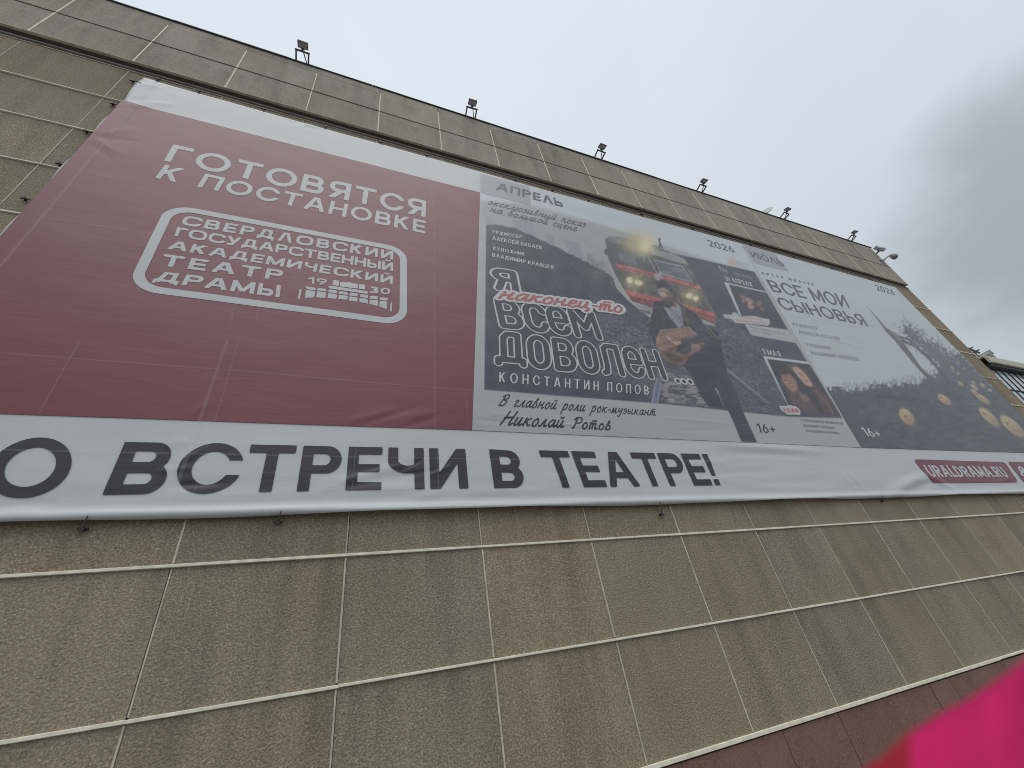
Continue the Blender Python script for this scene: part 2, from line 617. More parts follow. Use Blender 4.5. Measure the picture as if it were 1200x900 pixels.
# frieze
FY = WALL_Y - 0.10
frieze = MB().box(LEFT, RIGHT - 0.012, FY + 0.05, WALL_Y + 0.4, FR0, FR2 + 0.05).build('frieze', GROUT_DARK, theatre)
panels('frieze_panels', STONE_TOP, XS, [FR0, FR1, FR2], FY, FY + 0.046, frieze, gap=0.008)
for x in XS[1:-1]:
    hw = random.uniform(0.012, 0.017)
    MB().box(x - hw, x + hw, FY - 0.006, FY + 0.045, FR0 + 0.012, FR2 - 0.01).build('frieze_joint', GROUT, frieze)
mb = MB()
mb.box(LEFT, RIGHT - 0.015, FY - 0.012, FY + 0.04, FR1 - 0.012, FR1 + 0.012)
mb.build('frieze_groove', GROUT_DARK, frieze)
MB().box(LEFT, RIGHT + 0.005, FY - 0.02, FY + 0.047, FR0 - 0.012, FR0 + 0.008, 0.004).build('frieze_drip', GROUT_THIN, frieze)
MB().box(LEFT, RIGHT - 0.02, FY + 0.06, WALL_Y + 0.4, FR2 + 0.052, TOP - 0.05).build('parapet_core', GROUT_DARK, theatre)
panels('parapet_upstand', STONE_TOP, XS, [FR2 + 0.004, TOP - 0.04], FY + 0.004, FY + 0.055, theatre, gap=0.004)
mb = MB()
x = LEFT
while x < RIGHT + 0.04:
    x1 = min(x + random.uniform(2.2, 3.2), RIGHT + 0.05)
    mb.box(x + 0.002, x1 - 0.002, FY - 0.03 - random.uniform(0, 0.008), WALL_Y + 0.5, TOP - 0.038, TOP + random.uniform(-0.004, 0.012), 0.005)
    x = x1
mb.build('roof_flashing', FLASH, theatre)
MB().box(LEFT, RIGHT - 0.03, WALL_Y + 0.42, WALL_Y + DEPTH - 0.02, FR2 + 0.11, FR2 + 0.2).build('flat_roof', LEDGE, theatre)

# maroon plinth of stone slabs
pm, pt, pb = new_mat('maroon_granite')
pn = tex_noise(pt, tmap(pt), 30, 5, 0.65)
pl = tex_noise(pt, tmap(pt), 1.3, 5, 0.6)
pc = tramp(pt, pn, [(0.3, (0.10, 0.048, 0.037)), (0.55, (0.215, 0.115, 0.088)), (0.75, (0.37, 0.22, 0.165))])
pc = tmix(pt, tramp(pt, pl, [(0.4, (0, 0, 0)), (0.7, (0.8, 0.8, 0.8))]), pc, (0.25, 0.15, 0.112))
ta = N(pt, 'ShaderNodeAttribute', attribute_name='tint')
pt.links.new(tmix(pt, 1.0, pc, ta.outputs['Color'], 'MULTIPLY'), pb.inputs['Base Color'])
pb.inputs['Roughness'].default_value = 0.6
tbump(pt, pb, pn, 0.3, 0.01)
px_ = [LEFT]
while px_[-1] < RIGHT - 1.1:
    px_.append(px_[-1] + random.choice([0.62, 0.62, 0.93, 1.24]))
px_.append(RIGHT - 0.05)
panels('plinth_slabs', pm, px_, [GZ + 0.01, 0.40], WALL_Y - 0.008, WALL_Y + 0.055, theatre, gap=0.004, wob=0.012)

# ------------------------------------------------------------------ glazed wing to the right
wing = empty('glazed_wing', (33.0, WALL_Y + 0.3, GZ))
tag(wing, 'low wing with ribbed pale fascia and dark-framed glazing beyond the stone wall', 'building')
WX0, WX1 = RIGHT + 0.02, 44.0
wallm = mat_plain('wing_render', (0.30, 0.27, 0.22), 0.9, 0.2, 0.15)
fasm = mat_plain('fascia_sheet', (0.60, 0.585, 0.47), 0.6, 0.3, 0.1)
framem = mat_plain('dark_frames', (0.016, 0.017, 0.02), 0.5, 0.4, 0.1)
GY = WALL_Y + 0.02
MB().box(WX0, WX1, WALL_Y + 0.25, WALL_Y + 12, GZ + 0.002, 9.9).build('wall', wallm, wing)
mb = MB()
mb.box(WX0, WX1, GY - 0.20, WALL_Y + 12.2, 9.905, 9.98)
mb.box(WX0, WX1, GY - 0.22, GY - 0.16, 9.58, 9.90)
k = 0
x = WX0 + 0.05
while x < WX1:
    mb.box(x, x + 0.16, GY - 0.25, GY - 0.222, 9.585, 9.895, 0.006)
    x += 0.25
mb.build('fascia', fasm, wing)
MB().box(WX0, WX1, GY - 0.155, WALL_Y + 0.24, 9.44, 9.57).build('soffit', framem, wing)
glm, glt, glb = new_mat('pale_glazing')
glb.inputs['Base Color'].default_value = (0.62, 0.69, 0.70, 1)  # pale base colour paints the sky's reflection into the panes
glb.inputs['Roughness'].default_value = 0.12
glb.inputs['Specular IOR Level'].default_value = 0.9
tbump(glt, glb, tex_noise(glt, tmap(glt), 0.9, 3), 0.08, 0.05)
glass = MB().box(WX0 + 0.05, WX1 - 0.1, GY + 0.06, GY + 0.09, 3.0, 9.415).build('window', glm, wing)
mb = MB()
x = WX0 + 0.03
while x < WX1 - 0.1:
    mb.box(x, x + 0.055, GY + 0.03, GY + 0.058, 3.0, 9.413, 0.004)
    x += 0.60
for z in (8.30, 6.6, 4.9, 3.2):
    mb.box(WX0 + 0.03, WX1 - 0.1, GY + 0.028, GY + 0.05, z - 0.035, z + 0.035, 0.004)
mb.build('window_frame', framem, glass)
vent = empty('roof_vent', (28.6, 6.35, 9.98))
tag(vent, 'pale slanted vent duct on the roof of the glazed wing', 'vent')
MB().bar((28.7, 6.35, 9.99), (28.25, 6.3, 10.62), 0.34, 0.32).build('duct', PALE, vent)
MB().bar((28.30, 6.3, 10.55), (28.20, 6.3, 10.69), 0.40, 0.38).build('cowl', GREYENAMEL, vent)
mast = empty('roof_antenna', (27.3, 6.3, 9.98))
tag(mast, 'small dark aerial on a stub mast beside the roof vent', 'antenna')
MB().tube([(27.4, 6.3, 9.985), (27.4, 6.3, 10.9)], 0.03).build('mast', STEEL, mast)
MB().bar((27.15, 6.3, 10.95), (27.9, 6.3, 10.78), 0.06).bar((27.25, 6.15, 10.94), (27.25, 6.45, 10.94), 0.04).bar((27.65, 6.15, 10.84), (27.65, 6.45, 10.84), 0.04).build('aerial_boom', STEEL, mast)

# ------------------------------------------------------------------ banner cloth
BX0, BX1, BZ0, BZ1 = -5.04, 24.19, 3.735, 14.09


def PX(*pts):
    return [P(*p) for p in pts]


CREASES = []          # (a, b, sigma, amplitude): soft folds of the cloth


def crease(a, b, sig, amp):
    CREASES.append((P(*a), P(*b), sig * 0.85, amp))


# gathers along the bottom
crease((840, 521), (962, 529), 0.10, 0.05)
crease((850, 530), (940, 534), 0.09, -0.03)
crease((1044, 577), (1086, 557), 0.14, 0.09)
crease((1087, 558), (1124, 576), 0.13, 0.06)
crease((1060, 576), (1092, 566), 0.12, -0.05)
crease((985, 552), (1002, 575), 0.07, 0.03)
crease((990, 550), (1015, 576), 0.06, 0.025)
for a, b, s, m in [((411, 494), (462, 481), .06, .022), ((420, 497), (485, 481), .06, -.018), ((438, 496), (500, 481), .06, .022), ((462, 498), (512, 483), .055, .018), ((478, 499), (515, 487), .04, -.02),
                   ((402, 563), (470, 545), .05, .028), ((410, 569), (520, 549), .05, -.022), ((395, 577), (500, 572), .06, .025), ((480, 584), (515, 578), .05, .03), ((505, 557), (530, 545), .04, .022),
                   ((470, 551), (500, 536), .04, -.02), ((355, 582), (410, 565), .06, .02),
                   ((185, 553), (225, 548), .05, .02), ((190, 570), (262, 566), .05, -.025), ((196, 523), (222, 515), .05, .018), ((205, 545), (240, 526), .05, .02),
                   ((222, 488), (245, 472), .05, .02), ((0, 592), (60, 589), .05, -.025), ((0, 599), (45, 598), .05, .03),
                   ((545, 586), (600, 580), .05, -.02), ((560, 577), (640, 575), .06, .018),
                   ((640, 560), (700, 556), .05, .014), ((800, 545), (860, 540), .06, .02), ((815, 556), (900, 551), .06, -.015),
                   ((880, 560), (960, 556), .06, .012), ((870, 572), (950, 570), .05, .014),
                   ((1100, 547), (1135, 543), .05, .02), ((1140, 574), (1200, 571), .05, .02), ((1165, 566), (1200, 556), .06, .02)]:
    crease(a, b, s, m)
# tension folds at the top edge and the left corner
for a, b, s, m in [((703, 213), (726, 228), .10, .05), ((712, 212), (738, 232), .10, -.04), ((750, 236), (795, 263), .11, .045), ((762, 240), (802, 262), .10, -.035), ((344, 148), (368, 146), .09, .03), ((340, 143), (372, 152), .09, -.025),
                   ((150, 125), (178, 124), .09, .02), ((146, 117), (182, 118), .09, -.016), ((118, 158), (158, 151), .08, .018), ((116, 162), (164, 166), .07, -.014), ((112, 164), (140, 180), .08, .016), ((110, 172), (128, 186), .07, -.012),
                   ((160, 100), (190, 101), .12, .03), ((170, 120), (200, 122), .09, .03),
                   ((975, 398), (1012, 408), .07, .018), ((985, 392), (1013, 404), .07, -.012), ((600, 470), (760, 478), .06, .01), ((640, 497), (700, 500), .05, .014), ((780, 490), (850, 496), .05, .016), ((800, 505), (840, 503), .05, -.014),
                   ((576, 485), (610, 489), .05, .012), ((560, 492), (590, 496), .05, -.012)]:
    crease(a, b, s, m)
HOOKS_B = [(97, 620), (326, 612), (775, 603), (1034, 587)]
HOOKS_L = [(155, 95), (132, 122), (101, 154), (69, 192), (29, 233)]
HOOKS_T = [(185, 93), (233, 107), (309, 128), (381, 149), (446, 167), (500, 182), (604, 211), (648, 223), (690, 235), (752, 251), (812, 268), (880, 287), (930, 301), (975, 314), (1020, 327)]


def cloth(X, Z):
    """how far the cloth stands off its mean plane towards the street"""
    X = np.asarray(X, float)
    Z = np.asarray(Z, float)
    d = 0.022 * (fbm(X * 0.35, Z * 0.5, 3, 3) - 0.5) + 0.008 * (fbm(X * 0.9 + Z * 0.4, Z * 1.6, 9, 3) - 0.5)
    # shallow panels between the welds
    edge = np.minimum(np.minimum(X - BX0, BX1 - X), np.minimum(Z - BZ0, BZ1 - Z))
    d = d * sstep(0.0, 0.6, edge)
    low = 1 - sstep(0.12, 1.3, Z - BZ0)
    d = d + low * 0.010 * (fbm(X * 0.7, Z * 5.0, 21, 3) - 0.5) * 2 * sstep(0.1, 0.3, Z - BZ0)
    for a, b, s, m in CREASES:
        lo = np.minimum(a, b) - 4 * s
        hi = np.maximum(a, b) + 4 * s
        k = (X > lo[0]) & (X < hi[0]) & (Z > lo[1]) & (Z < hi[1])
        if not k.any():
            continue
        ab = b - a
        L2 = ab @ ab
        xx, zz = X[k] - a[0], Z[k] - a[1]
        t = (xx * ab[0] + zz * ab[1]) / L2
        q = np.clip(t, 0, 1)
        r2 = (xx - ab[0] * q) ** 2 + (zz - ab[1] * q) ** 2
        d[k] += 0.45 * m * np.exp(-r2 / s ** 2) * np.sin(np.pi * np.clip(0.12 + 0.76 * q, 0, 1))
    # bottom hem: rolls out and back
    hz = Z - BZ0
    d = d + 0.060 * np.clip((0.135 - hz) / 0.11, 0, 1) * sstep(-0.012, 0.012, hz)
    # stitched hem down the left edge
    d = d + 0.012 * (1 - sstep(0.22, 0.28, X - BX0))
    return d


def on_cloth(X, Z, layer):
    return BAN_Y - cloth(X, Z) - (0.006 + 0.0035 * layer if layer else 0.0)


def grid_sheet(name, mat, corners, nx, ny, layer, parent, colour=None, edge=None):
    """sheet whose corners TL, TR, BR, BL are given in metres; follows the cloth"""
    tl, tr, br_, bl = [np.array(c, float) for c in corners]
    s, t = np.meshgrid(np.linspace(0, 1, nx + 1), np.linspace(0, 1, ny + 1))
    s, t = s.ravel()[:, None], t.ravel()[:, None]
    p = (tl * (1 - s) + tr * s) * (1 - t) + (bl * (1 - s) + br_ * s) * t
    if edge is not None:
        p = edge(p, s.ravel(), t.ravel())
    y = on_cloth(p[:, 0], p[:, 1], layer)
    v = np.stack([p[:, 0], y, p[:, 1]], 1)
    i, j = np.meshgrid(np.arange(nx), np.arange(ny))
    a = (j * (nx + 1) + i).ravel()
    f = np.stack([a, a + nx + 1, a + nx + 2, a + 1], 1)
    me = bpy.data.meshes.new(name)
    me.from_pydata(v.tolist(), [], f.tolist())
    me.update()
    return link_mesh(name, me, mat, parent, True)


banner = empty('banner', (9.5, BAN_Y, BZ0))
tag(banner, 'huge wrinkled printed theatre banner in red, white and grey covering the stone wall', 'banner')


def wavy(p, s, t):
    p = p.copy()
    X = p[:, 0]
    sag = 0.010 * np.sin(X * 0.9) + 0.003 * np.sin(X * 2.1 + 1) + 0.006 * (fbm(X * 1.5, X * 0, 5, 3) - 0.5)
    p[:, 1] += t ** 30 * sag * 1.2 + (1 - t) ** 8 * sag * 0.8
    p[:, 0] += ((1 - s) ** 20) * 0.035 * np.sin(p[:, 1] * 3.6) * 0.8
    return p


sheet = grid_sheet('fabric_sheet', C_WHITE, [(BX0, BZ1), (BX1, BZ1), (BX1, BZ0), (BX0, BZ0)], 560, 205, 0, banner, edge=wavy)
sm = sheet.modifiers.new('thickness', 'SOLIDIFY')
sm.thickness = 0.004
sm.offset = -1

# ------------------------------------------------------------------ lettering: signed fields turned into clean meshes
BIG = 9.0


def f_box(u, v, x0, x1, y0, y1):
    return np.maximum(np.abs(u - (x0 + x1) / 2) - (x1 - x0) / 2, np.abs(v - (y0 + y1) / 2) - (y1 - y0) / 2)


def f_bar(u, v, p, q, w):
    dx, dy = q[0] - p[0], q[1] - p[1]
    L = math.hypot(dx, dy) or 1e-6
    dx, dy = dx / L, dy / L
    a = (u - p[0]) * dx + (v - p[1]) * dy
    b = (u - p[0]) * -dy + (v - p[1]) * dx
    return np.maximum(np.abs(a - L / 2) - L / 2, np.abs(b) - w / 2)


def f_caps(u, v, p, q, w):
    dx, dy = q[0] - p[0], q[1] - p[1]
    L2 = dx * dx + dy * dy or 1e-9
    t = np.clip(((u - p[0]) * dx + (v - p[1]) * dy) / L2, 0, 1)
    return np.hypot(u - p[0] - dx * t, v - p[1] - dy * t) - w / 2


def f_path(u, v, pts, w, round_=True):
    r = np.full_like(u, BIG)
    n = len(pts)
    for i in range(n - 1):
        if round_:
            r = np.minimum(r, f_caps(u, v, pts[i], pts[i + 1], w))
        else:
            r = np.minimum(r, f_bar(u, v, pts[i], pts[i + 1], w))
            if i:
                r = np.minimum(r, np.hypot(u - pts[i][0], v - pts[i][1]) - w / 2)
    return r


def f_ell(u, v, cx, cy, a, b, n=2.0):
    a, b = max(a, 1e-3), max(b, 1e-3)
    return ((np.abs((u - cx) / a) ** n + np.abs((v - cy) / b) ** n) ** (1 / n) - 1) * min(a, b)


def f_ring(u, v, x0, x1, y0, y1, w, h, n=2.0):
    cx, cy, a, b = (x0 + x1) / 2, (y0 + y1) / 2, (x1 - x0) / 2, (y1 - y0) / 2
    return np.maximum(f_ell(u, v, cx, cy, a, b, n), -f_ell(u, v, cx, cy, a - w, b - h, n))


def f_stad(u, v, x0, x1, y0, y1, rx):
    """box with a rounded right end"""
    rx = min(rx, x1 - x0)
    b = (y1 - y0) / 2
    return np.minimum(f_box(u, v, x0, x1 - rx, y0, y1), np.maximum(f_ell(u, v, x1 - rx, (y0 + y1) / 2, rx, b), x1 - rx - 1e-3 - u))


def f_bowl(u, v, x0, x1, y0, y1, w, h):
    r = (y1 - y0) / 2
    o = f_stad(u, v, x0, x1, y0, y1, r * 1.05)
    i = f_stad(u, v, x0 - 1, x1 - w, y0 + h, y1 - h, max(r - h, 0.02) * 1.05)
    return np.maximum(np.maximum(o, -i), x0 - u)


def un(*a):
    r = a[0]
    for b in a[1:]:
        r = np.minimum(r, b)
    return r


def arc(cx, cy, rx, ry, a0, a1, n=14):
    return [(cx + rx * math.cos(math.radians(a0 + (a1 - a0) * k / n)), cy + ry * math.sin(math.radians(a0 + (a1 - a0) * k / n))) for k in range(n + 1)]


def glyph(ch, w, h, S, sq=2.0):
    """(advance box width, field(u, v)) of one capital: stem w, bar h, width scale S, sq = squareness of round forms"""
    V = lambda u, v, x: f_box(u, v, x, x + w, 0, 1)
    clip = lambda f, u, v, W: np.maximum(np.maximum(np.maximum(f, -v), v - 1), np.maximum(-u, u - W))
    E_ = 0.35
    if ch in 'ОO0':
        W = (1.02 if ch != '0' else 0.66) * S
        return W, lambda u, v: f_ring(u, v, 0, W, -0.015, 1.015, w, h, sq)
    if ch in 'СC':
        W = 0.92 * S
        return W, lambda u, v: np.maximum(f_ring(u, v, 0, W * 1.08, -0.015, 1.015, w, h, sq), -f_box(u, v, W * 0.52, W * 1.3, 0.345, 0.655)) * 1.0
    if ch == 'Э':
        W = 0.88 * S
        return W, lambda u, v: un(np.maximum(f_ring(W - u, v, 0, W * 1.08, -0.015, 1.015, w, h, sq), -f_box(W - u, v, W * 0.55, W * 1.3, 0.32, 0.68)), f_box(u, v, W * .35, W - w * .5, .5 - h / 2, .5 + h / 2))
    if ch in 'ТT':
        W = 0.80 * S
        return W, lambda u, v: un(f_box(u, v, 0, W, 1 - h, 1), f_box(u, v, W / 2 - w / 2, W / 2 + w / 2, 0, 1))
    if ch == 'Г':
        W = 0.62 * S
        return W, lambda u, v: un(V(u, v, 0), f_box(u, v, 0, W, 1 - h, 1))
    if ch in 'ЕE':
        W = 0.68 * S
        return W, lambda u, v: un(V(u, v, 0), f_box(u, v, 0, W, 1 - h, 1), f_box(u, v, 0, W, 0, h), f_box(u, v, 0, W * 0.93, .5 - h / 2, .5 + h / 2))
    if ch in 'L':
        W = 0.62 * S
        return W, lambda u, v: un(V(u, v, 0), f_box(u, v, 0, W, 0, h))
    if ch in 'ВB':
        W = 0.78 * S
        return W, lambda u, v: un(V(u, v, 0), f_bowl(u, v, w * .5, W * 0.94, 0.5 - h * .42, 1, w, h), f_bowl(u, v, w * .5, W, 0, 0.5 + h * .42, w, h))
    if ch in 'РP':
        W = 0.74 * S
        return W, lambda u, v: un(V(u, v, 0), f_bowl(u, v, w * .5, W, 0.38, 1, w, h))
    if ch in 'R':
        W = 0.76 * S
        return W, lambda u, v: un(V(u, v, 0), f_bowl(u, v, w * .5, W, 0.40, 1, w, h), clip(f_bar(u, v, (W * .45, .5), (W - w * .45, -.1), w * 1.02), u, v, W))
    if ch == 'D':
        W = 0.86 * S
        return W, lambda u, v: un(V(u, v, 0), f_bowl(u, v, w * .5, W, 0, 1, w, h))
    if ch == 'U':
        W = 0.82 * S
        return W, lambda u, v: un(f_box(u, v, 0, w, .4, 1), f_box(u, v, W - w, W, .4, 1), np.maximum(f_ring(u, v, 0, W, -0.015, .84, w, h, sq), v - .42))
    if ch == 'Я':
        W = 0.78 * S
        return W, lambda u, v: un(f_box(u, v, W - w, W, 0, 1), f_bowl(W - u, v, w * .5, W * .98, 0.37, 1, w, h), clip(f_bar(u, v, (W * .60, .48), (w * .42, -.1), w * 1.02), u, v, W))
    if ch == 'Ь':
        W = 0.72 * S
        return W, lambda u, v: un(V(u, v, 0), f_bowl(u, v, w * .5, W, 0, .60, w, h))
    if ch == 'Ы':
        W = 1.0 * S
        return W, lambda u, v: un(V(u, v, 0), f_bowl(u, v, w * .5, W - w * 1.55, 0, .60, w, h), f_box(u, v, W - w, W, 0, 1))
    if ch == 'Б':
        W = 0.74 * S
        return W, lambda u, v: un(V(u, v, 0), f_bowl(u, v, w * .5, W, 0, .60, w, h), f_box(u, v, 0, W * .92, 1 - h, 1))
    if ch in 'НH':
        W = 0.82 * S
        return W, lambda u, v: un(V(u, v, 0), f_box(u, v, W - w, W, 0, 1), f_box(u, v, 0, W, .5 - h / 2, .5 + h / 2))
    if ch == 'П':
        W = 0.80 * S
        return W, lambda u, v: un(V(u, v, 0), f_box(u, v, W - w, W, 0, 1), f_box(u, v, 0, W, 1 - h, 1))
    if ch in 'ИЙ':
        W = 0.84 * S

        def fi(u, v):
            r = un(V(u, v, 0), f_box(u, v, W - w, W, 0, 1), clip(f_bar(u, v, (w * .35, -.02), (W - w * .35, 1.02), w * 1.0), u, v, W))
            if ch == 'Й':
                r = un(r, f_path(u, v, arc(W / 2, 1.28, W * .2, .13, 190, 350, 8), h * .75, False))
            return r
        return W, fi
    if ch == 'Ч':
        W = 0.76 * S
        return W, lambda u, v: un(f_box(u, v, W - w, W, 0, 1), f_box(u, v, 0, w, .66, 1), np.maximum(np.maximum(f_ring(u, v, 0, W * 1.06, .38, .98, w, h), v - .68), u - W + .01), f_box(u, v, W * .5, W, .38, .38 + h))
    if ch in 'А' or ch == 'A':
        W = 0.92 * S
        return W, lambda u, v: un(clip(f_bar(u, v, (w * .46, -.02), (W / 2 - w * .06, 1.06), w), u, v, W), clip(f_bar(u, v, (W - w * .46, -.02), (W / 2 + w * .06, 1.06), w), u, v, W), f_box(u, v, W * .24, W * .76, .24, .24 + h * .92))
    if ch == 'Л':
        W = 0.84 * S
        if sq > 2.0:
            return W, lambda u, v: un(clip(f_bar(u, v, (w * .5, -.02), (W * .44, 1.06), w), u, v, W), clip(f_bar(u, v, (W - w * .5, -.02), (W * .56, 1.06), w), u, v, W))
        return W, lambda u, v: un(clip(f_bar(u, v, (w * .5, -.02), (W / 2 - w * .06, 1.06), w), u, v, W), clip(f_bar(u, v, (W - w * .5, -.02), (W / 2 + w * .06, 1.06), w), u, v, W))
    if ch == 'Д':
        W = 0.95 * S
        return W, lambda u, v: un(clip(f_bar(u, v, (W * .18, .0), (W * .36, 1.04), w), u, v, W), f_box(u, v, W * .84 - w, W * .84, 0, 1), f_box(u, v, W * .34, W * .84, 1 - h, 1), f_box(u, v, 0, W, .08, .08 + h), f_box(u, v, 0, w * .7, -.12, .1), f_box(u, v, W - w * .7, W, -.12, .1))
    if ch in 'МM':
        W = 1.0 * S
        return W, lambda u, v: un(V(u, v, 0), f_box(u, v, W - w, W, 0, 1), clip(f_bar(u, v, (w * .35, 1.02), (W / 2, .12), w * .95), u, v, W), clip(f_bar(u, v, (W - w * .35, 1.02), (W / 2, .12), w * .95), u, v, W))
    if ch in 'КK':
        W = 0.78 * S
        return W, lambda u, v: un(V(u, v, 0), clip(f_bar(u, v, (w * .6, .40), (W - w * .25, 1.12), w * .98), u, v, W), clip(f_bar(u, v, (W * .36, .60), (W - w * .42, -.1), w * .98), u, v, W))
    if ch == 'У':
        W = 0.84 * S
        return W, lambda u, v: un(clip(f_bar(u, v, (W - w * .4, 1.04), (W * .36, -.04), w), u, v, W), clip(f_bar(u, v, (w * .45, 1.04), (W * .54, .30), w), u, v, W), f_box(u, v, W * .1, W * .38, 0, h))
    if ch == 'Х':
        W = 0.84 * S
        return W, lambda u, v: un(clip(f_bar(u, v, (w * .4, -.02), (W - w * .4, 1.02), w), u, v, W), clip(f_bar(u, v, (w * .4, 1.02), (W - w * .4, -.02), w), u, v, W))
    if ch == 'Ж':
        W = 1.1 * S
        return W, lambda u, v: un(f_box(u, v, W / 2 - w / 2, W / 2 + w / 2, 0, 1), clip(f_bar(u, v, (w * .3, -.02), (W - w * .3, 1.02), w * .9), u, v, W), clip(f_bar(u, v, (w * .3, 1.02), (W - w * .3, -.02), w * .9), u, v, W))
    if ch == 'Ц':
        W = 0.88 * S
        return W, lambda u, v: un(V(u, v, 0), f_box(u, v, W * .9 - w, W * .9, 0, 1), f_box(u, v, 0, W, 0, h), f_box(u, v, W - w * .8, W, -.16, h))
    if ch == 'Ш':
        W = 1.1 * S
        return W, lambda u, v: un(V(u, v, 0), f_box(u, v, W - w, W, 0, 1), f_box(u, v, W / 2 - w / 2, W / 2 + w / 2, 0, 1), f_box(u, v, 0, W, 0, h))
    if ch == 'Ю':
        W = 1.2 * S
        return W, lambda u, v: un(V(u, v, 0), f_box(u, v, 0, W * .4, .5 - h / 2, .5 + h / 2), f_ring(u, v, W * .32, W, -.015, 1.015, w, h, sq))
    if ch == 'Ф':
        W = 1.0 * S
        return W, lambda u, v: un(f_box(u, v, W / 2 - w / 2, W / 2 + w / 2, 0, 1.05), f_ring(u, v, 0, W, .16, .88, w, h, sq))
    if ch == '1':
        W = 0.40 * S
        return W, lambda u, v: un(f_box(u, v, W - w, W, 0, 1), clip(f_bar(u, v, (-.1, .66), (W - w * .3, 1.0), h), u, v, W))
    if ch in '3З':
        W = 0.64 * S
        pts = arc(W * .46, .74, W * .40 - w * .2, .26 - h * .5, 150, -80, 12) + arc(W * .46, .27, W * .54 - w * .5, .27 - h * .5, 80, -150, 14)
        return W, lambda u, v: f_path(u, v, pts, (w + h) / 2, False)
    if ch == '2':
        W = 0.62 * S
        pts = arc(W / 2, .70, W / 2 - w * .5, .30 - h * .5, 170, -35, 12) + [(w * .55, h * .6)]
        return W, lambda u, v: un(f_path(u, v, pts, (w + h) / 2, False), f_box(u, v, 0, W, 0, h))
    if ch in '69':
        W = 0.66 * S

        def f6(u, v):
            if ch == '9':
                u, v = W - u, 1 - v
            return un(f_ring(u, v, 0, W, -.01, .64, w, h, sq), f_path(u, v, [(W * .14, .36), (W * .30, .66), (W * .66, .98)], w, False))
        return W, f6
    if ch == '8':
        W = 0.66 * S
        return W, lambda u, v: un(f_ring(u, v, 0, W, -.01, .56, w, h), f_ring(u, v, W * .06, W * .94, .47, 1.01, w, h))
    if ch == '+':
        W = 0.60 * S
        return W, lambda u, v: un(f_box(u, v, 0, W, .45 - h / 2, .45 + h / 2), f_box(u, v, W / 2 - w / 2, W / 2 + w / 2, .45 - W / 2, .45 + W / 2))
    if ch == '-':
        W = 0.40 * S
        return W, lambda u, v: f_box(u, v, 0, W, .42 - h / 2, .42 + h / 2)
    if ch == '!':
        W = w * 1.15

        def fx(u, v):
            k = (w * 0.5) * (0.62 + 0.5 * np.clip(v, 0, 1))
            return un(np.maximum(np.abs(u - W / 2) - k, np.abs(v - .65) - .35), f_box(u, v, W / 2 - w / 2, W / 2 + w / 2, 0, h * 1.0))
        return W, fx
    if ch == '.':
        W = w * 1.0
        return W, lambda u, v: f_box(u, v, 0, W, 0, h)
    if ch == '"':
        W = w * 2.4
        return W, lambda u, v: un(f_box(u, v, 0, w, .7, 1), f_box(u, v, W - w, W, .7, 1))
    W = 0.32 * S
    return W, None


def march(F, us, vs):
    """inside (F<0) of a sampled field as polygons in (u, v)"""
    ny, nx = F.shape
    inside = F < 0
    verts, faces, vid, eid = [], [], {}, {}

    def vert(i, j):
        k = (i, j)
        if k not in vid:
            vid[k] = len(verts)
            verts.append((us[i], vs[j]))
        return vid[k]

    def edge(i0, j0, i1, j1):
        k = (i0, j0, i1, j1)
        if k not in eid:
            a, b = F[j0, i0], F[j1, i1]
            t = min(max(a / (a - b), 0.02), 0.98)
            eid[k] = len(verts)
            verts.append((us[i0] + (us[i1] - us[i0]) * t, vs[j0] + (vs[j1] - vs[j0]) * t))
        return eid[k]
    c = inside[:-1, :-1].astype(int) + inside[:-1, 1:] + inside[1:, 1:] + inside[1:, :-1]
    for j, i in zip(*np.nonzero(c)):
        cs = [(i, j), (i + 1, j), (i + 1, j + 1), (i, j + 1)]
        ins = [inside[q[1], q[0]] for q in cs]
        if all(ins):
            faces.append([vert(*q) for q in cs])
            continue
        poly = []
        for k in range(4):
            a, b = cs[k], cs[(k + 1) % 4]
            if ins[k]:
                poly.append(vert(*a))
            if ins[k] != ins[(k + 1) % 4]:
                e = (a, b) if a < b else (b, a)
                poly.append(edge(*e[0], *e[1]))
        if len(ins) == 4 and ins[0] == ins[2] and ins[1] == ins[3] and len(poly) == 6 and sum(ins) == 2:
            pass
        if len(poly) >= 3:
            faces.append(poly)
    return verts, faces


def quad_map(quad):
    tl, tr, br_, bl = [P(*q) for q in quad]

    def f(s, t):                      # s along, t = 0 baseline .. 1 cap height
        s, t = s[:, None], t[:, None]
        return (bl * (1 - s) + br_ * s) * (1 - t) + (tl * (1 - s) + tr * s) * t
    return f


